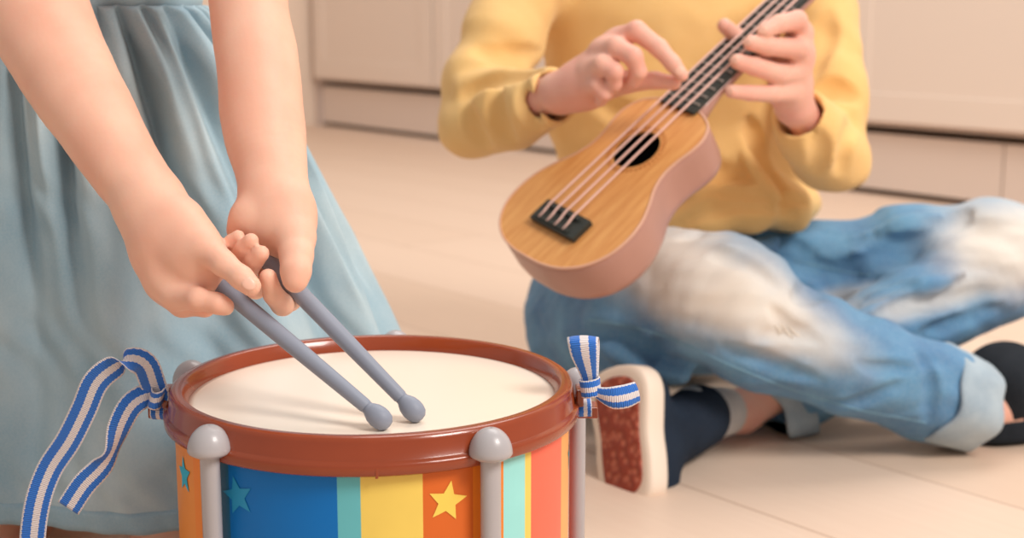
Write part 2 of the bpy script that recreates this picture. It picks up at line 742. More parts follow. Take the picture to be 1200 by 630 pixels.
PH = 0.150
W_UNIT = 0.6
seam0 = float(np.dot(on_z(512, 165, 0.0) - C0, D))
edges = [0.0, seam0]
x = jlen
left_edges = []
while x > seam0 + 0.35:
    left_edges.append(x); x -= (jlen - seam0) / max(1, round((jlen - seam0) / W_UNIT))
edges = [0.03, seam0] + sorted(e for e in left_edges if e < jlen - 0.3)
edges[-1] = float(np.dot(on_z(985, 225, 0.0) - C0, D))
edges.append(edges[-1] + 0.85)
TOTAL = edges[-1]
labels = ['cream base cabinet at the far left end of the row, beside the corner',
          'cream base cabinet second from the corner, behind the elbow of the strumming yellow sleeve',
          'cream base cabinet mostly hidden behind the torso of the child in yellow',
          'wide cream base cabinet right of the yellow sweater, reaching the right edge']
for i in range(len(edges) - 1):
    a, b = edges[i], edges[i + 1]
    base = C0 + D * (a + b) / 2 + BK * 0.3
    t = thing('kitchen_cabinet', tuple(base), labels[min(i, len(labels) - 1)], 'cabinet', 'kitchen base cabinets')
    Geo().add(cbox(a + 0.001, b - 0.001, 0.022, 0.58, PH + 0.014, 0.86)).obj('carcass', M['gap'], t, base, False)
    g = Geo()
    g.add(cbox(a + 0.004, b - 0.004, 0.0015, 0.021, PH + 0.026, 0.85))
    st = 0.07
    g.add(cbox(a + 0.004, a + 0.004 + st, -0.002, 0.009, PH + 0.026, 0.85))
    g.add(cbox(b - 0.004 - st, b - 0.004, -0.002, 0.009, PH + 0.026, 0.85))
    g.add(cbox(a + 0.004 + st, b - 0.004 - st, -0.002, 0.009, PH + 0.026, PH + 0.02 + st))
    g.add(cbox(a + 0.004 + st, b - 0.004 - st, -0.002, 0.009, 0.85 - st, 0.85))
    d = g.obj('door', M['cabinet'], t, base, False)
    bevel(d, 0.0012, 2)
pl_cuts = [(0.03, jlen - 0.002), (jlen + 0.002, TOTAL)]
for (a, b), lb in zip(pl_cuts, ['long cream plinth board under the cabinets, left of the joint',
                                'cream plinth board under the cabinets, right of the joint by the picture edge']):
    o = Geo().add(cbox(a, b, 0.035, 0.05, 0.014, PH - 0.006)).obj('plinth_board', M['plinth'], smooth=False)
    bevel(o, 0.001)
    o['label'] = lb; o['category'] = 'plinth'; o['group'] = 'plinth boards'
o = Geo().add(cbox(0.0, 0.028, 0.025, 0.55, 0.0, 0.86)).obj('end_filler', M['gap'], smooth=False)
o['label'] = 'narrow grey filler strip closing the left end of the cabinet row'; o['category'] = 'panel'
bevel(o, 0.001)
o = Geo().add(cbox(0.0, TOTAL, -0.02, 0.6, 0.865, 0.9)).obj('worktop', M['worktop'], smooth=False)
o['label'] = 'long pale worktop lying along the top of the cabinet row'; o['category'] = 'worktop'
bevel(o, 0.003)
struct(Geo().add(cbox(-0.1, TOTAL + 1.0, 0.605, 0.7, 0, 2.5)).obj('wall_back', M['wall'], smooth=False))
struct(Geo().add(cbox(-0.1, -0.002, -3.4, 0.605, 0, 2.5)).obj('wall_left', M['wall'], smooth=False))

# =================================================================== drum
R = 0.1195                     # shell radius
DC = at(438, 460, 0.860)       # centre of the drum head
HZ = DC[2]                     # head height
dx, dy = DC[0], DC[1]
drum = thing('toy_drum', (dx, dy, 0), 'round toy drum with white head, red-brown hoop and striped side printed with stars', 'drum')
dbase = (dx, dy, 0)
SH_B, SH_T = 0.012, HZ - 0.006


def drum_ang(px):
    """angle around the drum (0 = right, 90 deg = towards the camera) where the sight line of pixel column px meets the shell front"""
    lo, hi = 0.0, PI
    best = None
    for i in range(2000):
        a = -0.3 + (PI + 0.6) * i / 1999
        X, Yy = dx + R * math.cos(a), dy - R * math.sin(a)
        p = 600 + F * X / (Yy * CP - (HZ - 0.09 - CAMZ) * SP)
        e = abs(p - px)
        if a < math.radians(2.6) or a > math.radians(166.6):
            continue
        if best is None or e < best[0]:
            best = (e, a)
    return best[1]


bands = [(672, 'blue_edge'), (657, 'pale_orange'), (622, 'coral'), (615, 'yellow'), (590, 'light_cyan'), (555, 'bright_orange'), (497, 'deep_orange'),
         (425, 'yellow'), (398, 'teal'), (273, 'blue'), (255, 'dark_teal'), (232, 'bright_orange'), (203, 'orange')]
cuts = [(drum_ang(px), nm) for px, nm in bands]         # band reaches from previous cut to this angle
mats = ['blue_edge', 'pale_orange', 'coral', 'yellow', 'light_cyan', 'bright_orange', 'deep_orange', 'teal', 'blue', 'dark_teal', 'orange', 'star_cyan', 'star_blue', 'star_yellow']
back = [(200, 'orange'), (214, 'coral'), (232, 'light_cyan'), (262, 'blue'), (276, 'teal'), (300, 'yellow'), (322, 'deep_orange'), (340, 'light_cyan'), (361, 'coral')]


def band_at(a):
    a = a % (2 * PI)
    if a < cuts[0][0] or a > math.radians(352):
        return 'blue_edge' if a < cuts[0][0] else 'coral'
    for c, nm in cuts:
        if a <= c:
            return nm if nm else 'blue'
    d_ = math.degrees(a)
    for c, nm in back:
        if d_ < c:
            return nm
    return 'coral'


# the band name at a cut is the band that ENDS there going left
cuts2 = []
prev = 0.0
seq = [(drum_ang(px), nm) for px, nm in bands]
# seq[i] = left limit of band i
g = Geo()
seg = 360
lim = sorted(set([2 * PI * i / seg for i in range(seg)] + [c for c, _ in seq]))
n = len(lim)
for a in lim:
    for z in (SH_B, SH_T):
        g.v.append(np.array([dx + R * math.cos(a), dy - R * math.sin(a), z]))
for i in range(n):
    j = (i + 1) % n
    am = (lim[i] + (lim[j] if j else 2 * PI)) / 2
    g.f.append((2 * j, 2 * i, 2 * i + 1, 2 * j + 1))
    g.m.append(mats.index(band_at(am)))


def star(px, py, rad_m, mat, rot=0.0, inner=0.45):
    a0 = drum_ang(px)
    # height where the sight line through py meets the shell at a0
    X, Yy = dx + R * math.cos(a0), dy - R * math.sin(a0)
    z0 = at(px, py, Yy)[2]
    n0 = len(g.v)
    N2 = 60
    ring = []
    for i in range(10):
        r = rad_m * (1 if i % 2 == 0 else inner)
        t = PI / 2 + rot + i * PI / 5
        ring.append((math.cos(t) * r, math.sin(t) * r))
    full = []
    for i in range(10):
        p, q = ring[i], ring[(i + 1) % 10]
        for k in range(4):
            full.append((p[0] + (q[0] - p[0]) * k / 4, p[1] + (q[1] - p[1]) * k / 4))
    rr = R + 0.0004
    g.v.append(np.array([dx + rr * math.cos(a0), dy - rr * math.sin(a0), z0]))
    for (u, w) in full:
        a = a0 - u / R
        g.v.append(np.array([dx + rr * math.cos(a), dy - rr * math.sin(a), z0 + w]))
    m_ = len(full)
    for i in range(m_):
        g.f.append((n0, n0 + 1 + i, n0 + 1 + (i + 1) % m_))
        g.m.append(mats.index(mat))


star(221, 556, 0.0112, 'star_cyan', 0.1)
star(283, 581, 0.0115, 'star_blue', 0.25)
star(525, 587, 0.0118, 'star_yellow', -0.2)
star(667, 531, 0.0105, 'star_cyan', 0.0)
shell = g.obj('shell', [M[k] for k in mats], drum, dbase)

RT = HZ + 0.0088               # top of the hoop
Ro = R + 0.0035
prof = [(R - 0.0088, HZ - 0.004), (R - 0.0086, HZ + 0.001), (R - 0.0060, RT - 0.002), (R - 0.0050, RT - 0.0006), (R - 0.0042, RT), (Ro - 0.0032, RT - 0.0001), (Ro - 0.0018, RT - 0.001),
        (Ro - 0.0010, RT - 0.003), (Ro, RT - 0.0125), (Ro + 0.0006, RT - 0.0130), (Ro + 0.0024, RT - 0.0138), (Ro + 0.0030, RT - 0.0150), (Ro + 0.0026, RT - 0.0198), (Ro + 0.0015, RT - 0.0208),
        (R + 0.0003, RT - 0.0211), (R + 0.0003, HZ - 0.004)]
hoop_geo = lathe_geo(list(reversed(prof)), (dx, dy, 0), 160)
gg = Geo().add(hoop_geo)
hoop = gg.obj('hoop', M['rim'], drum, dbase)
sharp(hoop, 50)
# drum head
hg = Geo()
hp = [(R - 0.0080, HZ - 0.004), (R - 0.0084, HZ - 0.0003), (R - 0.012, HZ), (R - 0.03, HZ)]
hv, hf = lathe_geo(hp, (dx, dy, 0), 120, closed=False)
ci = len(hv)
hv = list(hv) + [np.array([dx, dy, HZ])]
for i in range(120):
    hf.append((i * 4 + 3, ((i + 1) % 120) * 4 + 3, ci))
mesh_obj('drumhead', hv, hf, M['drumhead'], drum, dbase)
# bottom hoop
bp = [(R - 0.004, 0.0), (Ro + 0.002, 0.0), (Ro + 0.003, 0.002), (Ro + 0.0026, 0.010), (Ro, 0.012), (Ro - 0.001, 0.022), (Ro - 0.003, 0.024), (R - 0.004, 0.024)]
sharp(Geo().add(lathe_geo(bp, (dx, dy, 0), 120)).obj('bottom_hoop', M['rim'], drum, dbase), 45)
bpl = lathe_geo([(0.0005, 0.006), (R - 0.003, 0.006), (R - 0.003, 0.009), (0.0005, 0.009)], (dx, dy, 0), 64)
Geo().add(bpl).obj('bottom_disc', M['rim'], drum, dbase, False)
# tension rods
for k in range(5):
    a = math.radians((55.3, 128.6, 199.5, 271.5, 349.0)[k])
    d = np.array([math.cos(a), -math.sin(a), 0])
    tng = np.array([-d[1], d[0], 0])
    c = np.array([dx, dy, 0]) + d * (Ro + 0.0055)
    # rod: rounded flat bar
    vs, fs = [], []
    K = 14
    hs = [0.0015, 0.004, RT - 0.016]
    for h in hs:
        s = 0.85 if h == 0.0015 else 1
        for i in range(K):
            t = 2 * PI * i / K
            vs.append(c + (d * 0.0052 * math.sin(t) + tng * 0.0058 * math.cos(t)) * s + UP * h)
    for j in range(len(hs) - 1):
        for i in range(K):
            fs.append((j * K + i, j * K + (i + 1) % K, (j + 1) * K + (i + 1) % K, (j + 1) * K + i))
    fs += [tuple(reversed(range(K))), tuple(range((len(hs) - 1) * K, len(hs) * K))]
    rod = mesh_obj('tension_rod', vs, fs, M['silver'], drum, dbase)
    sharp(rod, 50)
    # mushroom knob
    kr = 0.0120
    zc = RT - 0.0135
    kp = [(0.0005, zc - 0.0035), (0.0055, zc - 0.0035), (0.0085, zc - 0.0028), (kr - 0.0008, zc - 0.0012)]
    for q in range(0, 11):
        t = q / 10 * PI / 2
        kp.append((max(kr * math.cos(t), 0.0004), zc + 0.0145 * math.sin(t)))
    kp = kp + [(0.0004, zc + 0.014)]
    Geo().add(lathe_geo(kp, c, 28)).obj('knob', M['silver'], rod, dbase)
# lugs for the strap
for sgn in (-1, 1):
    c = np.array([dx + sgn * (Ro + 0.0075), dy, RT - 0.0195])
    lug = Geo().add(box_geo(c, (0.0065, 0, 0), (0, 0.008, 0), (0, 0, 0.0034)))
    b = np.array([dx + sgn * (Ro + 0.003), dy, RT - 0.0115])
    lug.add(box_geo(b, (0.0022, 0, 0), (0, 0.008, 0), (0, 0, 0.0065)))
    l_ = lug.obj('strap_lug', M['rim'], drum, dbase, False)
    bevel(l_, 0.0008, 2)
# hoop moulding joints: small ribs
for a in (math.radians(84), math.radians(264)):
    d = np.array([math.cos(a), -math.sin(a), 0]); tng = np.array([-d[1], d[0], 0])
    c = np.array([dx, dy, RT - 0.0185]) + d * (Ro + 0.0024)
    bevel(Geo().add(box_geo(c, d * 0.0006, tng * 0.0008, UP * 0.0030)).obj('hoop_joint', M['rim'], drum, dbase, False), 0.0003)

# =================================================================== drumsticks
tipA = on_z(447, 491, HZ + 0.0062)
tipB = on_z(486, 482, HZ + 0.0062)
buttA = at(232, 312, 0.824)
buttB = at(306, 297, 0.832)
for tip, butt, lb in ((tipA, buttA, 'grey plastic drumstick gripped under a thumb, the left of the two on the drum head'),
                      (tipB, buttB, 'grey plastic drumstick in the palm-up hand, the right of the two on the drum head')):
    ax = unit(butt - tip)
    L = np.linalg.norm(butt - tip)
    prof = [(0.0002, -0.0062), (0.0030, -0.0056), (0.0052, -0.0036), (0.0062, -0.0005), (0.0064, 0.0025), (0.0058, 0.0060), (0.0046, 0.0085), (0.0038, 0.0098), (0.0037, 0.011),
            (0.0041, 0.0125), (0.0044, 0.03), (0.0050, L * 0.5), (0.0054, L - 0.003), (0.0049, L - 0.001), (0.0040, L), (0.0002, L)]
    st = thing('drumstick', tuple(tip - UP * 0.006), lb, 'drumstick', 'drumsticks')
    tipg = prof[:9] + [(0.0002, 0.011)]
    shaft = [(0.0002, 0.0105)] + prof[8:]
    so = Geo().add(lathe_geo(shaft, tip, 24, axis=ax)).obj('shaft', M['stick'], st, tip - UP * 0.006)
    sharp(so, 60)
    Geo().add(lathe_geo(tipg, tip, 24, axis=ax)).obj('bead_tip', M['stick'], st, tip - UP * 0.006)


# =================================================================== ribbons
def ribbon(name, pts, width, mat, parent, base, n=10, curl=0.0):
    """pts: (centre, width direction) pairs"""
    C = catmull([q[0] for q in pts], n)
    Wd = catmull([unit(q[1]) for q in pts], n)
    Ws = [q[0] for q in catmull([np.array([q[2] if len(q) > 2 else 1.0, 0, 0]) for q in pts], n)]
    K = 7
    vs, fs, uvs = [], [], []
    s = 0.0
    th = 0.00035
    rows = len(C)
    for side in (1, -1):
        s = 0.0
        for i in range(rows):
            t = unit(C[min(i + 1, rows - 1)] - C[max(i - 1, 0)])
            w = Wd[i] - t * np.dot(Wd[i], t)
            w = unit(w)
            nn = np.cross(t, w)
            if i:
                s += np.linalg.norm(C[i] - C[i - 1])
            for j in range(K):
                x = (j / (K - 1) - 0.5)
                vs.append(C[i] + w * x * width * Ws[i] + nn * (side * th + curl * (x * x * 4 - 0.33)))
                uvs.append((j / (K - 1), s))
    off = rows * K
    for sd in (0, 1):
        for i in range(rows - 1):
            for j in range(K - 1):
                q = [sd * off + i * K + j, sd * off + i * K + j + 1, sd * off + (i + 1) * K + j + 1, sd * off + (i + 1) * K + j]
                fs.append(tuple(q if sd == 1 else reversed(q)))
    for i in range(rows - 1):
        for j, fl_ in ((0, 0), (K - 1, 1)):
            q = (i * K + j, (i + 1) * K + j, off + (i + 1) * K + j, off + i * K + j)
            fs.append(q if fl_ else tuple(reversed(q)))
    for i, fl_ in ((0, 0), (rows - 1, 1)):
        for j in range(K - 1):
            q = (i * K + j, i * K + j + 1, off + i * K + j + 1, off + i * K + j)
            fs.append(q if not fl_ else tuple(reversed(q)))
    o = mesh_obj(name, vs, fs, mat, parent, base)
    uv = o.data.uv_layers.new(name='UVMap')
    for p in o.data.polygons:
        for li in p.loop_indices:
            uv.data[li].uv = uvs[o.data.loops[li].vertex_index]
    return o


def wdir(x, y, f=0.0):
    return camvec(x, -y, f)      # image right, image DOWN, away


YL = 0.858
KN = at(184, 466, 0.852)
rb = thing('ribbon', tuple(KN), 'long blue and white striped ribbon tied to the left lug of the drum', 'ribbon', 'striped ribbons on the drum')
rbb = KN
LR = 0.0158
ribbon('long_tail', [
    (at(187, 466, 0.853), wdir(0.5, 0.7, 0.3)), (at(180, 452, 0.848), wdir(0.95, 0.2, 0.3)), (at(170, 428, 0.840), wdir(0.9, -0.35, 0.35)), (at(152, 421, 0.836), wdir(0.3, -0.8, 0.55)),
    (at(132, 430, 0.834), wdir(0.55, 0.6, 0.45)), (at(112, 448, 0.836), wdir(0.95, 0.45, 0.2)), (at(98, 480, 0.84), wdir(0.95, 0.4, 0.1)), (at(80, 516, 0.845), wdir(0.9, 0.45, 0.1)),
    (at(58, 550, 0.85), wdir(0.9, 0.38, 0.1)), (at(44, 590, 0.85), wdir(0.98, 0.2, 0.1)), (at(38, 640, 0.85), wdir(1.0, 0.05, 0.1)), (at(42, 690, 0.85), wdir(1, 0, 0.2))], LR, M['ribbon'], rb, rbb, curl=0.0006)
ribbon('short_tail', [
    (at(187, 464, 0.853), wdir(0.1, 1, 0.2)), (at(172, 463, 0.850), wdir(0.35, 0.9, 0.3)), (at(154, 474, 0.846), wdir(0.9, 0.35, 0.3)), (at(141, 497, 0.845), wdir(0.9, 0.25, 0.6)),
    (at(131, 528, 0.846), wdir(0.25, 0.25, 1.0)), (at(117, 548, 0.846), wdir(0.6, 0.75, 0.6)), (at(98, 568, 0.845), wdir(0.65, 0.7, 0.2)), (at(80, 595, 0.845), wdir(0.75, 0.65, 0.1))], 0.0150, M['ribbon'], rb, rbb)
# knot wound round the lug
kc = np.array([dx - (Ro + 0.008), dy, RT - 0.0195])
kn = []
for i in range(11):
    a = 2 * PI * i / 10 * 1.15
    kn.append((kc + np.array([0.0, math.cos(a) * 0.0098, math.sin(a) * 0.0052]), np.array([1.0, 0.15 * math.sin(a), 0])))
ribbon('knot', kn, 0.0085, M['ribbon'], rb, rbb, n=5)
kn = []
for i in range(9):
    a = 2 * PI * i / 8
    kn.append((at(184, 463, 0.849) + np.array([math.cos(a) * 0.004, math.sin(a) * 0.006, math.sin(a) * 0.002]), np.array([0.25, 0, 1.0])))
ribbon('wrap', kn, 0.011, M['ribbon'], rb, rbb, n=5)

KR = at(693, 462, 0.852)
rr = thing('ribbon', tuple(KR), 'short blue and white ribbon tied in a bow on the right lug of the drum', 'ribbon', 'striped ribbons on the drum')
ribbon('loop', [
    (at(692, 452, 0.850), wdir(0.8, 0.1, 0.5), 0.45), (at(690, 438, 0.846), wdir(0.95, 0.2, 0.2), 0.62), (at(685, 416, 0.841), wdir(1, 0.1, 0.0), 0.95), (at(683, 400, 0.841), wdir(1, 0.0, 0.0), 1.05), (at(683, 394, 0.849), wdir(1, 0, 0), 1.08),
    (at(686, 402, 0.857), wdir(1, 0, 0.15), 1.0), (at(690, 424, 0.858), wdir(0.9, 0.1, 0.5), 0.8), (at(693, 450, 0.852), wdir(0.8, -0.2, 0.5), 0.45)], 0.0172, M['ribbon'], rr, KR, curl=0.0012)
ribbon('tail', [
    (at(690, 454, 0.847), wdir(0.2, 1, 0.3), 0.5), (at(702, 462, 0.842), wdir(0.0, 1, 0.3), 0.7), (at(718, 466, 0.838), wdir(-0.1, 1, 0.1), 1.05), (at(734, 464, 0.839), wdir(-0.02, 1, -0.1), 1.1), (at(748, 459, 0.843), wdir(0.1, 1, 0), 1.0)], 0.0128, M['ribbon'], rr, KR, curl=0.002)
kc = np.array([dx + (Ro + 0.006), dy, RT - 0.0185])
kn = []
for i in range(11):
    a = 2 * PI * i / 10 * 1.15
    kn.append((kc + np.array([0.0, math.cos(a) * 0.0098, math.sin(a) * 0.0048]), np.array([1.0, 0.15 * math.sin(a), 0.1])))
ribbon('wrap', kn, 0.0085, M['ribbon'], rr, KR, n=5)
kn = []
for i in range(11):
    a = 2 * PI * i / 10
    kn.append((at(692, 453, 0.847) + np.array([math.cos(a) * 0.0058, math.sin(a) * 0.0055, math.cos(a) * 0.001]), wdir(0.15, 1, 0)))
ribbon('knot', kn, 0.0105, M['ribbon'], rr, KR, n=5)

def fold_ops(ops, folds, base):
    """press creases (and raise ridges) into cloth: a coarse first mesh tells where its surface is"""
    tmp = solid('tmp', ops, 0.006, M['thread0'], None, base)
    bv = bvh_of(tmp, base)
    me = tmp.data
    bpy.data.objects.remove(tmp)
    bpy.data.meshes.remove(me)
    new = []
    for kind, depth, r, k, pts in folds:
        P_ = catmull([np.array([a, b, 0.0]) for a, b in pts], 4)
        Q = []
        for q in P_:
            loc, nor = cast(bv, q[0], q[1])
            if loc is not None:
                Q.append(loc + nor * (r - depth) if kind == 'sub' else loc - nor * (r - depth))
        for i in range(len(Q) - 1):
            if np.linalg.norm(Q[i + 1] - Q[i]) > 0.05:
                continue
            t0 = math.sin(PI * (i + 0.3) / (len(Q) - 0.4)) ** 0.5
            t1 = math.sin(PI * (i + 1.0) / (len(Q) - 0.4)) ** 0.5 if i + 1 < len(Q) - 0.4 else 0.2
            new.append((kind, Cone(Q[i], Q[i + 1], r * max(t0, 0.35), r * max(t1, 0.35)), k))
    return new


M['thread0'] = Mat('thread', rgb(200, 200, 200))

# =================================================================== heads
def head_ops(c, fwd, s=1.0):
    """c = head centre, fwd = face direction"""
    f = unit(fwd)
    r = unit(np.cross(f, UP))
    u = np.cross(r, f)
    Rm = np.array([r, f, u])
    P = lambda x, y, z: c + (r * x + f * y + u * z) * s
    ops = [('add', Ell(c + u * 0.012 * s, np.array([0.066, 0.078, 0.076]) * s, Rm), 0.01),
           ('add', Ell(P(0, 0.022, -0.035), np.array([0.050, 0.050, 0.052]) * s, Rm), 0.02),
           ('add', Ell(P(0, 0.045, -0.074), np.array([0.020, 0.018, 0.014]) * s, Rm), 0.015),
           ('add', Ell(P(-0.034, 0.048, -0.035), np.array([0.022, 0.02, 0.022]) * s, Rm), 0.012),
           ('add', Ell(P(0.034, 0.048, -0.035), np.array([0.022, 0.02, 0.022]) * s, Rm), 0.012),
           ('add', Cone(P(0, 0.070, 0.0), P(0, 0.082, -0.024), 0.005 * s, 0.0085 * s), 0.008),
           ('sub', Ell(P(-0.027, 0.081, 0.0), np.array([0.013, 0.012, 0.009]) * s, Rm), 0.008),
           ('sub', Ell(P(0.027, 0.081, 0.0), np.array([0.013, 0.012, 0.009]) * s, Rm), 0.008),
           ('add', Cone(P(-0.012, 0.070, -0.047), P(0.012, 0.070, -0.047), 0.006 * s, 0.006 * s), 0.005),
           ('add', Ell(P(-0.068, -0.004, -0.012), np.array([0.006, 0.014, 0.020]) * s, Rm), 0.006),
           ('add', Ell(P(0.068, -0.004, -0.012), np.array([0.006, 0.014, 0.020]) * s, Rm), 0.006)]
    return ops, P, Rm


def face_parts(P, Rm, s, parent, base, skin):
    for sx in (-1, 1):
        e = Geo().add(ball_geo(P(sx * 0.027, 0.066, 0.0), 0.0105 * s, Rm)).obj('eye', M['eye_white'], parent, base)
        Geo().add(ball_geo(P(sx * 0.027, 0.0752, 0.0), np.array([0.0048, 0.0018, 0.0048]) * s, Rm)).obj('iris', M['iris'], e, base)
    Geo().add(ball_geo(P(0, 0.0765, -0.047), np.array([0.016, 0.004, 0.0045]) * s, Rm)).obj('mouth', M['lip'], parent, base)


# =================================================================== girl
GB = np.array([-0.33, 1.10, 0.0])
girl = thing('person', tuple(GB), 'child in a pale blue gathered denim dress kneeling behind the drum, holding two sticks', 'person', None)
ops = []
# torso, neck
sR = np.array([-0.415, 1.03, 0.560]); sL = np.array([-0.238, 1.03, 0.560])
chainw(ops, [(np.array([-0.33, 1.13, 0.29]), 0.075), (np.array([-0.33, 1.11, 0.40]), 0.066), (np.array([-0.33, 1.07, 0.50]), 0.062)], 0.03)
chainw(ops, [(sR + [0.02, 0.01, -0.01], 0.036), (np.array([-0.327, 1.045, 0.56]), 0.042), (sL + [-0.02, 0.01, -0.01], 0.036)], 0.03)
chainw(ops, [(np.array([-0.327, 1.045, 0.57]), 0.034), (np.array([-0.325, 1.03, 0.64]), 0.031)], 0.015)
hc = np.array([-0.322, 1.005, 0.715])
hops, HP, HR = head_ops(hc, [0.30, -0.9, -0.35], 0.98)
ops += hops
# legs: kneeling
for sx in (-1, 1):
    hip = np.array([-0.33 + sx * 0.055, 1.13, 0.26])
    knee = np.array([-0.33 + sx * 0.085, 1.045, 0.050])
    ank = np.array([-0.33 + sx * 0.075, 1.23, 0.030])
    chainw(ops, [(hip, 0.060), ((hip + knee) / 2 + [0, -0.004, 0.0], 0.054), (knee, 0.043)], 0.02)
    chainw(ops, [(knee + [0, 0.012, -0.006], 0.040), (knee * 0.6 + ank * 0.4 + [0, 0, 0.006], 0.040), (ank, 0.023)], 0.012)
    chainw(ops, [(ank, 0.023), (ank + [0, 0.035, -0.004], 0.025), (ank + [sx * -0.005, 0.105, -0.012], 0.016)], 0.012)
# right arm (left in the picture)
armR = [(sR, 0.036), (at(16, -85, 0.955), 0.0345), (at(36, -5, 0.925), 0.0335), (at(68, 66, 0.900), 0.0300), (at(104, 128, 0.878), 0.0262), (at(144, 192, 0.858), 0.0222), (at(180, 244, 0.842), 0.0196), (at(198, 272, 0.834), 0.0195)]
dense(ops, armR, 0.014)
armL = [(sL, 0.036), (at(290, -75, 0.960), 0.0290), (at(291, 0, 0.930), 0.0248), (at(302, 76, 0.906), 0.0256), (at(309, 148, 0.884), 0.0252), (at(318, 200, 0.864), 0.0216), (at(324, 236, 0.850), 0.0192), (at(327, 262, 0.844), 0.0188)]
dense(ops, armL, 0.014)
# right fist: back of the hand, palm, knuckles
HK = 0.010
chain(ops, [(176, 238, 0.842, 0.0172), (200, 282, 0.832, 0.0172), (216, 306, 0.826, 0.0170)], HK)
chain(ops, [(170, 250, 0.842, 0.0145), (188, 300, 0.832, 0.0140), (199, 330, 0.826, 0.0128)], HK)
chain(ops, [(205, 262, 0.830, 0.0130), (228, 296, 0.820, 0.0135), (238, 322, 0.818, 0.0115)], HK)
chain(ops, [(200, 300, 0.840, 0.014), (222, 334, 0.832, 0.0125)], HK)
# thumb
chain(ops, [(214, 262, 0.828, 0.0125), (240, 290, 0.812, 0.0100), (262, 309, 0.801, 0.0070), (283, 325, 0.795, 0.0064), (294, 335, 0.793, 0.0058)], 0.003, 0.008)
# index, curled under the stick
chain(ops, [(194, 326, 0.822, 0.0105), (206, 346, 0.814, 0.0080), (232, 350, 0.801, 0.0066), (254, 355, 0.799, 0.0058), (264, 359, 0.800, 0.0052)], 0.003, 0.008)
# middle, ring, little fingers folded behind the index
chain(ops, [(196, 332, 0.832, 0.0105), (214, 356, 0.826, 0.0072), (240, 358, 0.816, 0.0062), (250, 346, 0.822, 0.0056)], 0.003, 0.006)
chain(ops, [(198, 326, 0.842, 0.0100), (216, 350, 0.838, 0.0070), (240, 350, 0.830, 0.0062), (248, 338, 0.830, 0.0056)], 0.003, 0.006)
chain(ops, [(200, 318, 0.850, 0.0090), (218, 340, 0.850, 0.0062), (238, 340, 0.842, 0.0056), (244, 330, 0.838, 0.005)], 0.003, 0.006)
# left hand, palm up
chain(ops, [(322, 236, 0.850, 0.0178), (325, 262, 0.842, 0.0175)], HK)
chain(ops, [(325, 262, 0.842, 0.0172), (318, 290, 0.846, 0.0150)], HK)
chain(ops, [(306, 244, 0.846, 0.0125), (292, 256, 0.838, 0.0098), (284, 270, 0.842, 0.0085)], 0.008)      # heel on the little-finger side
chain(ops, [(338, 250, 0.840, 0.0145), (346, 278, 0.824, 0.0112), (347, 300, 0.812, 0.0090), (347, 318, 0.803, 0.0082), (346, 329, 0.800, 0.0070)], 0.004, 0.010)  # thumb
chain(ops, [(330, 280, 0.852, 0.0120), (345, 318, 0.850, 0.0085)], 0.006)
# fingers folded back into the palm (knuckle -> tip)
chain(ops, [(340, 308, 0.848, 0.0090), (340, 350, 0.834, 0.0070), (331, 357, 0.820, 0.0064), (320, 345, 0.809, 0.0060), (314, 325, 0.805, 0.0053)], 0.0015, 0.006)   # index
chain(ops, [(322, 305, 0.854, 0.0090), (300, 338, 0.838, 0.0062), (289, 322, 0.820, 0.0056), (298, 306, 0.812, 0.0053), (306, 297, 0.809, 0.0048)], 0.0012, 0.005)   # middle
chain(ops, [(308, 296, 0.858, 0.0085), (280, 324, 0.844, 0.0058), (276, 307, 0.824, 0.0053), (286, 291, 0.815, 0.0049), (294, 282, 0.812, 0.0044)], 0.0012, 0.005)   # ring
chain(ops, [(298, 286, 0.860, 0.0075), (268, 308, 0.850, 0.0052), (264, 294, 0.832, 0.0047), (271, 283, 0.822, 0.0043), (279, 277, 0.820, 0.0039)], 0.0012, 0.005)   # little


def skin_disp(P):
    return 0.0004 * nrm3(P, 90, 2.0)


gbody = solid('body', ops, 0.0016, M['skin_girl'], girl, GB, skin_disp)
gb = bvh_of(gbody, GB)


def nail(bvh, px, py, ax, w, l, parent, base):
    loc, nor = cast(bvh, px, py)
    if loc is None:
        return
    Rm = frame3(nor, camvec(ax[0], -ax[1], 0))
    Geo().add(ball_geo(loc - nor * 0.0007, (l, w, 0.0011), Rm, 16, 8)).obj('fingernail', M['nail'], parent, base)


nail(gb, 291, 332, (0.8, 0.6), 0.0036, 0.0044, gbody, GB)

face_parts(HP, HR, 0.98, gbody, GB, None)
hops2 = [('add', Ell(HP(0, -0.012, 0.022), np.array([0.076, 0.082, 0.076]), HR), 0.01),
         ('add', Cone(HP(-0.05, -0.04, 0.0), HP(-0.06, -0.03, -0.10), 0.035, 0.018), 0.02),
         ('add', Cone(HP(0.05, -0.04, 0.0), HP(0.06, -0.03, -0.10), 0.035, 0.018), 0.02),
         ('add', Cone(HP(0, -0.05, 0.0), HP(0, -0.055, -0.10), 0.045, 0.025), 0.02),
         ('sub', Ell(HP(0, 0.075, -0.028), np.array([0.054, 0.06, 0.068]), HR), 0.01)]
solid('hair', hops2, 0.004, M['hair_girl'], gbody, GB, lambda P: 0.0015 * np.sin(P[:, 0] * 500 + P[:, 1] * 300))


# dress: lofted cloth, gathered under the chest
def smooth01(x):
    x = min(max(x, 0), 1)
    return x * x * (3 - 2 * x)


NTH, NR = 520, 170
ZT, ZB = 0.446, 0.088


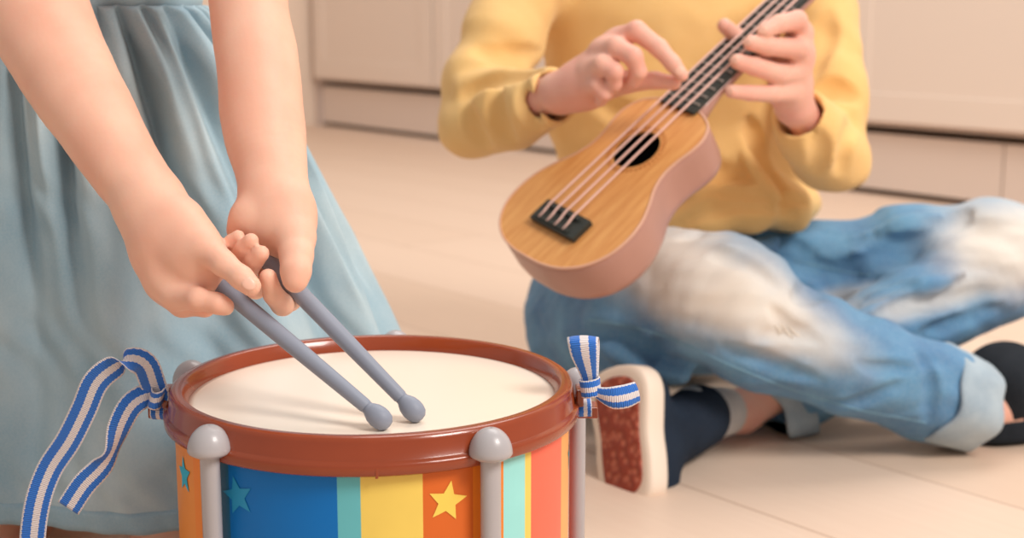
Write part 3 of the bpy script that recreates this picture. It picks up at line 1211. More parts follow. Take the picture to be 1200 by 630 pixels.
def dress_pt(i, j, extra=0.0):
    th = 2 * PI * i / NTH                   # 0 = right, 90 = toward the camera
    t = j / (NR - 1)                        # 0 top .. 1 hem
    z = ZT + (ZB - ZT) * t
    z += 0.006 * math.sin(th * 3 + 0.6) * t
    cx = -0.338 + 0.012 * t
    cy = 1.105 + 0.012 * t
    flare = t ** 0.85
    rx = 0.108 + 0.148 * flare * (1 - 0.1 * t)
    ry = 0.078 + 0.075 * flare
    side = math.cos(th)
    if side > 0:                            # the skirt spreads more to the right, where it lies over the heel
        rx += 0.020 * side * smooth01((t - 0.3) / 0.7)
    # gathers: many narrow ones at the seam, running together into broad folds below
    def cusp(x, p):
        return 1 - abs(math.cos(x / 2)) ** (p * 6) * 2
    w = th + 0.03 * math.sin(5 * th)
    f1 = cusp(w * 40 + 1.0 * math.sin(4 * th), 0.7) * 0.0055 * smooth01(t / 0.012 + 0.1) * (1 - smooth01((t - 0.08) / 0.40))
    f2 = cusp(w * 27 + 1.4 * math.sin(3 * th + 0.5) + 0.9 * t, 0.6) * 0.0135 * smooth01(t / 0.16 + 0.1) * (1 - 0.95 * smooth01((t - 0.22) / 0.55))
    f3 = math.sin(w * 11 + 0.8 * math.sin(2 * th) - 1.2 * t) * 0.0150 * smooth01((t - 0.12) / 0.4) * (1 - 0.5 * smooth01((t - 0.6) / 0.4))
    f4 = math.sin(w * 5 + 2.2 + t) * 0.010 * smooth01((t - 0.3) / 0.5)
    # knees press the front forward
    k = 0
    for kx in (-1.30, -1.85):
        k += math.exp(-((th - (2 * PI + kx) % (2 * PI) - 0) ** 2) / 0.06) * 0
    r = f1 + f2 + f3 + f4 + extra
    nx, ny = math.cos(th) / rx, math.sin(th) / ry
    nl = math.hypot(nx, ny)
    x = cx + rx * math.cos(th) + r * nx / nl
    y = cy - ry * math.sin(th) - r * ny / nl
    # fine crumple
    y += 0.0012 * math.sin(37 * x * 6 + z * 90 + 2 * math.sin(z * 60))
    return np.array([x, y, z])


vs = [dress_pt(i, j) for j in range(NR) for i in range(NTH)]
fs = []
for j in range(NR - 1):
    for i in range(NTH):
        k = (i + 1) % NTH
        fs.append((j * NTH + i, j * NTH + k, (j + 1) * NTH + k, (j + 1) * NTH + i))
o = mesh_obj('skirt', vs, np.array(fs), M['chambray'], girl, GB)
md = o.modifiers.new('thickness', 'SOLIDIFY'); md.thickness = 0.0012; md.offset = -1
skirt = o
# hem band: a doubled, stitched edge
vs, fs = [], []
HB = 5
for jj in range(HB):
    j = NR - 1 - 7 + jj * 7 / (HB - 1)
    for i in range(NTH):
        e = 0.0007 if 0 < jj < HB - 1 else 0.0001
        e += 0.0004 * math.sin(i * 0.9 + 1.5 * math.sin(i * 0.31)) * (1 if 0 < jj < HB - 1 else 0)
        vs.append(dress_pt(i, j + (0.25 if jj == HB - 1 else 0), e))
for j in range(HB - 1):
    for i in range(NTH):
        k = (i + 1) % NTH
        fs.append((j * NTH + i, j * NTH + k, (j + 1) * NTH + k, (j + 1) * NTH + i))
o = mesh_obj('hem', vs, np.array(fs), M['chambray_hem'], skirt, GB)
md = o.modifiers.new('thickness', 'SOLIDIFY'); md.thickness = 0.0010; md.offset = -1
# bodice above the gathers
bops = []
chainw(bops, [(np.array([-0.338, 1.110, 0.452]), 0.066), (np.array([-0.335, 1.085, 0.515]), 0.062)], 0.03)
bops.insert(0, ('add', Ell([-0.338, 1.108, 0.452], [0.106, 0.079, 0.05]), 0.02))
bops.append(('add', Ell([-0.330, 1.062, 0.530], [0.088, 0.056, 0.045]), 0.03))
bops.append(('sub', Slab([-0.33, 1.05, 0.437], [0, 0, 1], 0.5), 0.002))
bops.append(('sub', Ell([-0.328, 1.04, 0.60], [0.055, 0.06, 0.045]), 0.006))
solid('bodice', bops, 0.003, M['chambray'], girl, GB, lambda P: 0.0012 * np.sin(P[:, 0] * 260))

# =================================================================== ukulele
uim, wim = 0.97, 0.68
U = unit(camvec(0.718 * uim, 0.694 * uim, 0.243))
Wv = camvec(0.85 * wim, -0.52 * wim, -0.733)
Wv = unit(Wv - U * np.dot(U, Wv))
Nn = np.cross(U, Wv)
if np.dot(Nn, camvec(0, 0, -1)) < 0:
    Nn = -Nn
P0 = at(616, 300, 1.290)
# length so that the top end of the body projects near (806,122)
LU = 0.214
uke = thing('ukulele', tuple(P0), 'small toy ukulele with wood-grain top and dark fretboard held by the child in yellow', 'ukulele')
# local frame x=U, y=W', z=N (right handed)
Yl = np.cross(Nn, U)
Mx = Matrix(((U[0], Yl[0], Nn[0], P0[0]), (U[1], Yl[1], Nn[1], P0[1]), (U[2], Yl[2], Nn[2], P0[2]), (0, 0, 0, 1)))
uke.matrix_world = Mx
sgw = 1 if np.dot(Yl, Wv) > 0 else -1

half = [(0.0, 0.0), (0.004, 0.10), (0.03, 0.205), (0.09, 0.295), (0.18, 0.352), (0.28, 0.368), (0.38, 0.352), (0.47, 0.310), (0.55, 0.262), (0.63, 0.238), (0.71, 0.240), (0.79, 0.256), (0.86, 0.256), (0.925, 0.225), (0.965, 0.168), (0.99, 0.09), (1.0, 0.0)]
hp_ = catmull([np.array([s, h, 0]) for s, h in half], 5)
out = [(p[0] * LU, max(p[1], 0) * LU) for p in hp_]
outline = [(x, y) for x, y in out] + [(x, -y) for x, y in reversed(out[1:-1])]
NO = len(outline)
TH = 0.050
HS = 0.69 * LU
HRAD = 0.0235
# top plate with a real hole
v, f = [], []
for x, y in outline:
    v.append((x, y, 0))
for x, y in outline:
    a = math.atan2(y, x - HS)
    v.append((HS + HRAD * math.cos(a), HRAD * math.sin(a), 0))
for x, y in outline:
    a = math.atan2(y, x - HS)
    v.append((HS + HRAD * math.cos(a), HRAD * math.sin(a), -0.003))
for x, y in outline:
    v.append((x, y, -0.0025))
# mid rings for nicer shading
for i in range(NO):
    j = (i + 1) % NO
    f.append((i, NO + i, NO + j, j))
    f.append((NO + i, 2 * NO + i, 2 * NO + j, NO + j))
    f.append((i, j, 3 * NO + j, 3 * NO + i))
o = mesh_obj('soundboard', v, f, M['uke_top'], uke, None, False)
# bowl: sides + back, slightly rounded back edge, hollow inside
v, f = [], []


def inset(d):
    res = []
    for i in range(NO):
        x0, y0 = outline[i - 1]; x1, y1 = outline[(i + 1) % NO]
        tx, ty = x1 - x0, y1 - y0
        l = math.hypot(tx, ty) or 1
        nx, ny = ty / l, -tx / l
        x, y = outline[i]
        res.append((x + nx * d, y + ny * d))
    return res


test = inset(0.002)
sg = 1 if max(p[1] for p in test) < max(p[1] for p in outline) else -1
rings = [(0.0008, -0.0006), (-0.0002, -0.0018), (-0.0004, -0.010), (-0.0002, -TH * 0.7), (0.0012, -TH + 0.007), (0.004, -TH + 0.003), (0.009, -TH), (0.030, -TH - 0.002)]
for d, z in rings:
    for x, y in inset(sg * d):
        v.append((x, y, z))
nr = len(rings)
for k in range(nr - 1):
    for i in range(NO):
        j = (i + 1) % NO
        f.append((k * NO + i, k * NO + j, (k + 1) * NO + j, (k + 1) * NO + i))
f.append(tuple(range((nr - 1) * NO, nr * NO)))
# inner wall
k0 = len(v)
for x, y in inset(sg * 0.003):
    v.append((x, y, -0.003))
for x, y in inset(sg * 0.010):
    v.append((x, y, -TH + 0.003))
for i in range(NO):
    j = (i + 1) % NO
    f.append((k0 + j, k0 + i, k0 + NO + i, k0 + NO + j))
f.append(tuple(reversed(range(k0 + NO, k0 + 2 * NO))))
bw = mesh_obj('bowl', v, f, [M['uke_side'], M['uke_dark']], uke, None, True)
for p in bw.data.polygons:
    if min(p.vertices) >= k0:
        p.material_index = 1
sharp(bw, 50)
# binding along the edge of the top
v, f = [], []
ri = [(-0.0008, 0.0004), (0.0010, 0.0007), (0.0012, -0.0008), (-0.0008, -0.0012)]
for d, z in ri:
    for x, y in inset(sg * d):
        v.append((x, y, z))
for k in range(4):
    l = (k + 1) % 4
    for i in range(NO):
        j = (i + 1) % NO
        f.append((k * NO + i, k * NO + j, l * NO + j, l * NO + i))
mesh_obj('binding', v, f, M['uke_edge'], uke, None, True)
# rosette: ring of small dashes
g = Geo()
for k in range(40):
    a = 2 * PI * k / 40
    for rr_ in (HRAD + 0.003, HRAD + 0.0055):
        c = np.array([HS + rr_ * math.cos(a), rr_ * math.sin(a), 0.0003])
        d = np.array([math.cos(a), math.sin(a), 0]); t_ = np.array([-d[1], d[0], 0])
        g.add(box_geo(c, d * 0.0004, t_ * 0.0012, (0, 0, 0.0003)))
g.obj('rosette', M['hole_ring'], uke, None, False)
# fretboard, neck, frets
FB0, FB1 = 0.955 * LU, 0.955 * LU + 0.21
wa, wb = 0.0235, 0.0185


def fw(x):
    return wa + (wb - wa) * (x - FB0) / (FB1 - FB0)


v = []
for z in (0.0, 0.0045):
    for x, s in ((FB0, -1), (FB0, 1), (FB1, 1), (FB1, -1)):
        v.append((x, s * fw(x), z))
f = [(0, 1, 2, 3), (7, 6, 5, 4), (0, 4, 5, 1), (1, 5, 6, 2), (2, 6, 7, 3), (3, 7, 4, 0)]
f = [tuple(reversed(q)) for q in f]
o = mesh_obj('fretboard', v, f, M['uke_dark'], uke, None, False)
bevel(o, 0.0006)
SC = 0.0
pos = []
SL = FB1 - (0.17 * LU)
for k in range(1, 17):
    x = FB1 - SL * (1 - 2 ** (-k / 12))
    if x > FB0 + 0.002:
        pos.append(x)
for x in pos:
    fo = Geo().add(box_geo((x, 0, 0.005), (0.0007, 0, 0), (0, fw(x) * 0.985, 0), (0, 0, 0.0007))).obj('fret', M['fret'], uke, None, False)
# neck: half-round below the board
v, f = [], []
NK = 10
xs = [LU - 0.004, LU + 0.010, LU + 0.03, LU + 0.08, LU + 0.14, FB1]
dep = [0.034, 0.024, 0.016, 0.014, 0.013, 0.013]
for x, dp_ in zip(xs, dep):
    for i in range(NK + 1):
        a = PI * i / NK
        v.append((x, fw(x) * 0.98 * math.cos(a), -dp_ * math.sin(a) ** 0.8 - 0.0002))
for k in range(len(xs) - 1):
    for i in range(NK):
        f.append((k * (NK + 1) + i, k * (NK + 1) + i + 1, (k + 1) * (NK + 1) + i + 1, (k + 1) * (NK + 1) + i))
    f.append((k * (NK + 1) + NK, k * (NK + 1), (k + 1) * (NK + 1), (k + 1) * (NK + 1) + NK))
f.append(tuple(range(NK + 1))); f.append(tuple(reversed(range((len(xs) - 1) * (NK + 1), len(xs) * (NK + 1)))))
mesh_obj('neck', v, f, M['uke_side'], uke)
# headstock and pegs
hsx = FB1
o = Geo().add(([(hsx, -0.017, -0.012), (hsx, 0.017, -0.012), (hsx + 0.03, 0.024, -0.016), (hsx + 0.085, 0.021, -0.020), (hsx + 0.09, 0.0, -0.021), (hsx + 0.085, -0.021, -0.020), (hsx + 0.03, -0.024, -0.016),
               (hsx, -0.017, 0.001), (hsx, 0.017, 0.001), (hsx + 0.03, 0.024, -0.004), (hsx + 0.085, 0.021, -0.010), (hsx + 0.09, 0.0, -0.011), (hsx + 0.085, -0.021, -0.010), (hsx + 0.03, -0.024, -0.004)],
              [(0, 1, 2, 3, 4, 5, 6), (13, 12, 11, 10, 9, 8, 7)] + [(i, i + 7, (i + 1) % 7 + 7, (i + 1) % 7) for i in range(7)])).obj('headstock', M['uke_side'], uke, None, False)
bevel(o, 0.002)
for kx, ky in ((0.03, 1), (0.03, -1), (0.065, 1), (0.065, -1)):
    pg = Geo().add(tube_geo([(hsx + kx, ky * 0.012, -0.013), (hsx + kx, ky * 0.034, -0.013)], 0.003, 12))
    pg.add(ball_geo((hsx + kx, ky * 0.040, -0.013), (0.006, 0.008, 0.003)))
    pg.add(tube_geo([(hsx + kx, ky * 0.012, -0.013), (hsx + kx, ky * 0.012, 0.004)], 0.0025, 12))
    pg.obj('tuning_peg', M['string'], uke)
o = Geo().add(box_geo((FB1 + 0.001, 0, 0.003), (0.0015, 0, 0), (0, 0.016, 0), (0, 0, 0.004))).obj('nut', M['string'], uke, None, False)
# bridge
BX = 0.215 * LU
br_ = Geo().add(box_geo((BX, 0.002 * sgw, 0.003), (0.0125, 0, 0), (0, 0.0315, 0), (0, 0, 0.0032)))
br_.add(box_geo((BX + 0.007, 0, 0.007), (0.0018, 0, 0), (0, 0.024, 0), (0, 0, 0.0022)))
br_.add(box_geo((BX - 0.008, 0, 0.007), (0.0018, 0, 0), (0, 0.024, 0), (0, 0, 0.0012)))
bevel(br_.obj('bridge', M['uke_dark'], uke, None, False), 0.0008)
for k in range(4):
    y0 = (-1.5 + k) * 0.0118
    y1 = (-1.5 + k) * 0.0098
    Geo().add(tube_geo([(BX - 0.009, y0, 0.0078), (BX - 0.001, y0, 0.0085), (BX + 0.007, y0 * 0.99, 0.0102), (FB1 + 0.001, y1, 0.0082), (hsx + (0.03 if k in (0, 3) else 0.065), (-0.012 if k < 2 else 0.012), 0.002)], 0.00105, 8)).obj('string', M['string'], uke)

# =================================================================== boy
BB = np.array([0.19, 1.62, 0.0])
boy = thing('person', tuple(BB), 'child in a yellow sweater and faded blue jeans sitting cross-legged playing the ukulele', 'person')
# joints
hipR = at(705, 372, 1.60); kneeR = at(842, 352, 1.385); ankR = at(1125, 476, 1.425)
hipL = at(900, 330, 1.66); kneeL = at(1166, 306, 1.60); ankL = at(868, 482, 1.465)
elbR = at(553, 140, 1.50); wriR = at(660, 106, 1.375)
elbL = at(974, 186, 1.50); wriL = at(930, 122, 1.435)
shR = at(618, -70, 1.62); shL = at(945, -70, 1.66)
chest = np.array([0.175, 1.66, 0.40]); pel = np.array([0.19, 1.70, 0.125])
ops = []
chainw(ops, [(pel, 0.085), (np.array([0.183, 1.68, 0.26]), 0.082), (chest, 0.085)], 0.04)
chainw(ops, [(shR, 0.038), (np.array([0.172, 1.65, 0.50]), 0.052), (shL, 0.038)], 0.04)
chainw(ops, [(np.array([0.172, 1.645, 0.50]), 0.038), (np.array([0.165, 1.625, 0.60]), 0.034)], 0.015)
hc = np.array([0.155, 1.60, 0.675])
hops, HP2, HR2 = head_ops(hc, [-0.1, -0.85, -0.4], 1.05)
ops += hops
for hip, knee, ank in ((hipR, kneeR, ankR), (hipL, kneeL, ankL)):
    chainw(ops, [(pel * 0.4 + hip * 0.6, 0.050), (knee, 0.030), (knee * 0.6 + ank * 0.4, 0.026), (ank, 0.021)], 0.012)
chainw(ops, [(shR, 0.034), (elbR, 0.020), (elbR * 0.5 + wriR * 0.5, 0.019), (wriR, 0.0175)], 0.008)
chainw(ops, [(shL, 0.034), (elbL, 0.020), (elbL * 0.5 + wriL * 0.5, 0.018), (wriL, 0.0175)], 0.008)
# feet
footLd = unit(at(752, 498, 1.345) - ankL)
chainw(ops, [(ankL, 0.022), (at(806, 490, 1.39), 0.018)], 0.01)
chainw(ops, [(ankR, 0.022), (at(1178, 474, 1.45), 0.026)], 0.01)
# right hand
chain(ops, [(655, 108, 1.378, 0.0185), (678, 100, 1.365, 0.0195), (696, 88, 1.352, 0.0190)], 0.008)
chain(ops, [(662, 112, 1.385, 0.017), (690, 108, 1.365, 0.0165)], 0.008)
chain(ops, [(680, 90, 1.370, 0.0170), (712, 60, 1.352, 0.0130), (728, 46, 1.355, 0.0115)], 0.008)
chain(ops, [(722, 46, 1.352, 0.0100), (746, 36, 1.338, 0.0092), (772, 56, 1.330, 0.0082), (788, 74, 1.325, 0.0074), (799, 88, 1.322, 0.0062)], 0.003, 0.006)     # index
chain(ops, [(704, 60, 1.348, 0.0110), (722, 55, 1.330, 0.0096), (742, 66, 1.322, 0.0088), (748, 84, 1.326, 0.0078), (742, 96, 1.332, 0.0066)], 0.0025, 0.006)     # middle
chain(ops, [(694, 80, 1.346, 0.0105), (706, 76, 1.328, 0.0090), (720, 84, 1.322, 0.0082), (720, 98, 1.328, 0.0068), (713, 106, 1.334, 0.006)], 0.0025, 0.006)     # ring
chain(ops, [(690, 100, 1.348, 0.0095), (699, 100, 1.334, 0.0078), (708, 110, 1.332, 0.0066), (704, 118, 1.340, 0.0058)], 0.0025, 0.006)                         # little
chain(ops, [(690, 108, 1.372, 0.0130), (735, 96, 1.355, 0.0105), (768, 94, 1.342, 0.0080), (790, 97, 1.334, 0.0068)], 0.003, 0.008)                              # thumb
# left hand
chain(ops, [(930, 124, 1.435, 0.0185), (928, 100, 1.425, 0.0195)], 0.008)
chain(ops, [(928, 104, 1.425, 0.0185), (934, 66, 1.412, 0.0160), (936, 40, 1.412, 0.0135)], 0.008)
chain(ops, [(920, 112, 1.420, 0.0150), (916, 92, 1.410, 0.0140)], 0.008)
chain(ops, [(938, 38, 1.410, 0.0115), (934, 24, 1.392, 0.0098), (912, 28, 1.376, 0.0088), (896, 36, 1.368, 0.0074)], 0.0022, 0.006)     # index
chain(ops, [(938, 60, 1.408, 0.0112), (934, 57, 1.390, 0.0098), (900, 54, 1.374, 0.0088), (880, 50, 1.364, 0.0074)], 0.0022, 0.006)     # middle
chain(ops, [(932, 84, 1.408, 0.0112), (914, 87, 1.388, 0.0096), (884, 78, 1.370, 0.0086), (864, 72, 1.358, 0.0074)], 0.0022, 0.006)     # ring
chain(ops, [(926, 108, 1.408, 0.0105), (906, 110, 1.388, 0.0084), (878, 109, 1.372, 0.0074), (857, 107, 1.360, 0.0064)], 0.0022, 0.006) # little
chain(ops, [(928, 90, 1.430, 0.0130), (895, 62, 1.425, 0.0100), (862, 42, 1.412, 0.0082), (849, 30, 1.402, 0.0072)], 0.003, 0.008)      # thumb behind the neck
bbody = solid('body', ops, 0.0020, M['skin_boy'], boy, BB)
bvb = bvh_of(bbody, BB)
for px, py, ax in ((893, 35, (1, -0.3)), (875, 49, (1, 0.05)), (860, 70, (1, 0.3)), (854, 106, (1, 0.1)), (796, 83, (0.6, 0.8))):
    nail(bvb, px, py, ax, 0.0040, 0.0050, bbody, BB)
face_parts(HP2, HR2, 1.05, bbody, BB, None)
solid('hair', [('add', Ell(HP2(0, -0.010, 0.024), np.array([0.080, 0.086, 0.078]), HR2), 0.01),
               ('sub', Ell(HP2(0, 0.080, -0.042), np.array([0.062, 0.062, 0.075]), HR2), 0.01),
               ('sub', Ell(HP2(0, -0.02, -0.095), np.array([0.1, 0.1, 0.05]), HR2), 0.01)], 0.004, M['hair_boy'], bbody, BB,
      lambda P: 0.0015 * np.sin(P[:, 0] * 400 + P[:, 2] * 300))

# sweater
ops = []
tor = [(np.array([0.195, 1.690, 0.205]), 0.098), (np.array([0.188, 1.675, 0.30]), 0.100), (np.array([0.175, 1.66, 0.42]), 0.100)]
for p, r in tor:
    pass
ops.append(('add', Ell([0.196, 1.680, 0.235], [0.148, 0.115, 0.100]), 0.02))
ops.append(('add', Ell([0.184, 1.665, 0.345], [0.152, 0.112, 0.110]), 0.04))
ops.append(('add', Ell([0.172, 1.655, 0.440], [0.150, 0.100, 0.085]), 0.04))
chainw(ops, [(shR, 0.052), (np.array([0.172, 1.65, 0.49]), 0.066), (shL, 0.052)], 0.03)
dense(ops, [(shR, 0.052), (at(600, 20, 1.575), 0.0450), (at(568, 95, 1.525), 0.0420), (at(556, 140, 1.50), 0.0365)], 0.02)
dense(ops, [(at(556, 140, 1.50), 0.0365), (at(598, 130, 1.45), 0.0385), (at(632, 118, 1.408), 0.0325), (at(652, 112, 1.388), 0.0280)], 0.012)
dense(ops, [(shL, 0.052), (at(958, 30, 1.60), 0.0450), (at(970, 110, 1.55), 0.0420), (at(973, 182, 1.505), 0.0395)], 0.02)
dense(ops, [(at(973, 182, 1.505), 0.0395), (at(955, 158, 1.470), 0.0380), (at(938, 136, 1.447), 0.0290)], 0.012)
# hem roll and folds over the waist
hemc = [at(760, 262, 1.565), at(830, 252, 1.545), at(885, 243, 1.550), at(925, 242, 1.590), at(945, 240, 1.66)]
for i in range(len(hemc) - 1):
    ops.append(('add', Cone(hemc[i], hemc[i + 1], 0.019, 0.017), 0.02))
for a, b, r, k in ((at(858, 232, 1.56), at(925, 246, 1.57), 0.012, 0.018), (at(880, 180, 1.57), at(930, 258, 1.585), 0.010, 0.035),
                   (at(800, 215, 1.56), at(880, 258, 1.548), 0.012, 0.02),
                   (at(545, 105, 1.482), at(600, 92, 1.455), 0.012, 0.012), (at(585, 155, 1.45), at(560, 110, 1.475), 0.010, 0.012), (at(975, 130, 1.51), at(1000, 165, 1.515), 0.012, 0.014)):
    ops.append(('add', Cone(a, b, r, r * 0.6), k))
ops += fold_ops(ops, [
    ('sub', 0.009, 0.009, 0.012, [(545, 110), (572, 94), (600, 86), (628, 80)]),
    ('sub', 0.004, 0.007, 0.014, [(545, 128), (552, 150), (566, 172)]),
    ('sub', 0.005, 0.006, 0.014, [(578, 106), (580, 135), (594, 164)]),
    ('sub', 0.004, 0.006, 0.012, [(612, 100), (616, 125), (628, 150)]),
    ('sub', 0.004, 0.006, 0.012, [(560, 60), (590, 66), (630, 60)]),
    ('sub', 0.010, 0.008, 0.012, [(878, 140), (895, 175), (905, 205), (922, 238)]),
    ('sub', 0.007, 0.007, 0.010, [(848, 226), (880, 226), (915, 232), (942, 236)]),
    ('sub', 0.005, 0.006, 0.010, [(800, 262), (840, 244), (880, 240), (930, 250)]),
    ('add', 0.006, 0.006, 0.008, [(872, 178), (890, 205), (912, 232)]),
    ('sub', 0.004, 0.006, 0.012, [(962, 108), (980, 102), (1002, 112)]),
    ('sub', 0.006, 0.009, 0.010, [(957, 158), (962, 178), (956, 200)]),
    ('sub', 0.005, 0.007, 0.012, [(1004, 140), (992, 170), (985, 200)]),
    ('sub', 0.006, 0.008, 0.014, [(972, 20), (962, 55), (950, 85)]),
    ('sub', 0.004, 0.008, 0.016, [(700, 120), (760, 150), (840, 200)]),
], BB)
# cuffs open around the wrists
dR = unit(at(652, 112, 1.388) - at(598, 130, 1.45))
ops.append(('sub', Slab(at(650, 112, 1.388), -dR, 0.06), 0.002))
ops.append(('sub', Cone(at(632, 118, 1.408), at(652, 112, 1.388) + dR * 0.04, 0.0215, 0.0245), 0.002))
dL = unit(at(938, 136, 1.447) - at(974, 180, 1.505))
ops.append(('sub', Slab(at(934, 133, 1.443), -dL, 0.06), 0.002))
ops.append(('sub', Cone(at(946, 148, 1.46), at(934, 131, 1.443) + dL * 0.04, 0.0215, 0.0250), 0.002))
ops.append(('sub', Ell([0.170, 1.64, 0.555], [0.052, 0.055, 0.045]), 0.006))
ops.append(('sub', Slab([0.196, 1.68, 0.196], [0, 0, 1], 0.4), 0.006))


def sw_disp(P):
    a = P[:, 0] * 0.55 + P[:, 2] * 0.83
    return 0.0022 * nrm3(P * [0.6, 1, 1.2], 36, 0.3) + 0.0032 * np.sin(a * 85 + 2.4 * nrm3(P, 16, 3.0)) * np.clip(0.35 + nrm3(P, 14, 4.0), 0, 1) + 0.0008 * nrm3(P, 100, 1.1)


sweater = solid('sweater', ops, 0.0028, M['sweater'], boy, BB, sw_disp)

# jeans
jm = Mat('faded_blue_denim', rgb(64, 132, 176), rough=0.9, spec=0.12, sheen=0.1)
nb_ = jm.noise(16, 4)
c = jm.mix(jm.ramp(nb_, [(0.3, 0.0), (0.75, 1.0)]), rgb(36, 106, 156), rgb(84, 152, 192))
wob = jm.math('MULTIPLY', jm.math('SUBTRACT', jm.noise(20, 4), 0.5), 0.55)


def fade(center, axes, rot, amount, c):
    d_ = jm.dist(tuple(center - BB), *axes, rot=rot)
    d_ = jm.math('MULTIPLY', jm.math('ADD', d_, wob), 0.7)
    t_ = jm.n.new('ShaderNodeMapRange')
    t_.interpolation_type = 'SMOOTHERSTEP'
    t_.inputs['From Min'].default_value = 0.15
    t_.inputs['From Max'].default_value = 1.0
    t_.inputs['To Min'].default_value = amount
    t_.inputs['To Max'].default_value = 0.0
    jm.l.new(d_, t_.inputs['Value'])
    return jm.mix(t_.outputs[0], c, rgb(236, 224, 208))


c = fade(at(808, 322, 1.36), (0.112, 0.22, 0.056), (0, -0.30, 0), 0.84, c)
c = fade(at(905, 368, 1.35), (0.100, 0.22, 0.034), (0, -0.45, 0), 0.70, c)
c = fade(at(1182, 288, 1.55), (0.085, 0.2, 0.054), (0, 0.1, 0), 0.86, c)
c = fade(at(1060, 345, 1.55), (0.12, 0.12, 0.016), (0, 0.2, 0), 0.6, c)
thr = jm.wave(900, jm.coord((1, 1, 1), (0, 0.6, 0)), 'X')
fine = jm.noise(500, 2)
c = jm.mix(jm.math('MULTIPLY', fine, 0.25), c, rgb(226, 226, 222))
jm.setcolor(c)
jm.bump(jm.math('ADD', jm.math('MULTIPLY', thr, 0.5), fine), 0.3, 0.0005)
M['jeans'] = jm
ops = []
ops.append(('add', Ell([0.190, 1.710, 0.105], [0.150, 0.115, 0.100]), 0.02))
ops.append(('add', Ell([0.200, 1.690, 0.172], [0.137, 0.118, 0.056]), 0.03))
# right leg, in front
dense(ops, [(hipR + [0.01, 0.03, 0], 0.088), (hipR, 0.084), (at(775, 350, 1.47), 0.074), (at(842, 352, 1.395), 0.0645), (at(905, 388, 1.382), 0.0600), (at(1000, 426, 1.395), 0.0530), (at(1085, 457, 1.412), 0.0480), (at(1122, 469, 1.42), 0.046)], 0.02)
chainw(ops, [(hipR + [-0.0, -0.02, -0.02], 0.070), (at(740, 382, 1.46), 0.052)], 0.03)
# left leg
dense(ops, [(hipL, 0.072), (at(985, 325, 1.645), 0.066), (at(1080, 308, 1.62), 0.066), (at(1166, 302, 1.60), 0.0655), (at(1178, 308, 1.595), 0.062)], 0.012)
dense(ops, [(at(1172, 312, 1.585), 0.0600), (at(1105, 350, 1.56), 0.054), (at(1010, 405, 1.525), 0.050), (at(922, 466, 1.49), 0.042)], 0.006)
# folds: ridges and creases
for a, b, r, k in ((at(915, 332, 1.365), at(1040, 404, 1.375), 0.006, 0.012), (at(790, 298, 1.41), at(850, 294, 1.37), 0.010, 0.016), (at(700, 365, 1.50), at(790, 400, 1.40), 0.012, 0.02),
                   (at(720, 425, 1.44), at(800, 440, 1.38), 0.016, 0.014), (at(870, 300, 1.55), at(905, 285, 1.58), 0.014, 0.02), (at(905, 290, 1.60), at(945, 282, 1.62), 0.012, 0.012),
                   (at(890, 368, 1.335), at(950, 372, 1.345), 0.005, 0.010), (at(880, 396, 1.325), at(960, 404, 1.34), 0.005, 0.010),
                   (at(760, 392, 1.385), at(850, 420, 1.345), 0.006, 0.012), (at(1000, 412, 1.35), at(1095, 440, 1.375), 0.005, 0.010), (at(985, 460, 1.35), at(1080, 482, 1.38), 0.005, 0.010),
                   (at(1000, 372, 1.485), at(1130, 318, 1.515), 0.008, 0.010), (at(1010, 300, 1.575), at(1120, 250, 1.575), 0.009, 0.012), (at(1050, 385, 1.49), at(1180, 350, 1.53), 0.010, 0.014)):
    ops.append(('add', Cone(a, b, r, r * 0.6), k))
ops += fold_ops(ops, [
    ('sub', 0.014, 0.012, 0.012, [(935, 350), (985, 325), (1045, 295), (1095, 268), (1135, 248)]),
    ('sub', 0.007, 0.007, 0.010, [(915, 298), (950, 312), (985, 322)]),
    ('sub', 0.006, 0.007, 0.010, [(868, 268), (905, 276), (950, 296)]),
    ('sub', 0.005, 0.005, 0.008, [(800, 276), (840, 268), (880, 274)]),
    ('sub', 0.007, 0.008, 0.012, [(690, 390), (740, 400), (780, 418)]),
    ('sub', 0.006, 0.006, 0.010, [(752, 440), (764, 412), (788, 396)]),
    ('add', 0.004, 0.006, 0.010, [(700, 408), (735, 420), (752, 432)]),
    ('sub', 0.004, 0.005, 0.008, [(905, 362), (922, 380), (950, 392)]),
    ('sub', 0.003, 0.004, 0.008, [(890, 396), (925, 388), (960, 400)]),
    ('sub', 0.004, 0.006, 0.010, [(850, 405), (900, 425), (960, 446)]),
    ('sub', 0.0035, 0.005, 0.008, [(960, 472), (1010, 470), (1060, 448)]),
    ('sub', 0.005, 0.005, 0.008, [(1082, 418), (1092, 450), (1088, 490)]),
    ('sub', 0.003, 0.005, 0.008, [(1000, 425), (1030, 432), (1070, 430)]),
    ('sub', 0.004, 0.006, 0.010, [(838, 296), (870, 306), (905, 330)]),
    ('sub', 0.005, 0.007, 0.010, [(1010, 372), (1060, 356), (1120, 352), (1160, 345)]),
    ('add', 0.004, 0.007, 0.010, [(1000, 362), (1050, 340), (1110, 328)]),
    ('sub', 0.005, 0.006, 0.010, [(1070, 392), (1120, 380), (1170, 362)]),
    ('add', 0.004, 0.006, 0.010, [(1000, 278), (1060, 262), (1100, 250)]),
], BB)
dRl = unit(ankR - at(1000, 428, 1.395))
ops.append(('sub', Slab(at(1106, 466, 1.417), -dRl, 0.09), 0.003))
dLl = unit(ankL - at(1010, 405, 1.535))
ops.append(('sub', Slab(at(918, 470, 1.487), -dLl, 0.06), 0.003))
# flat on the floor
ops.append(('sub', Slab([0.3, 1.5, 0.003], [0, 0, 1], 1.2), 0.004))


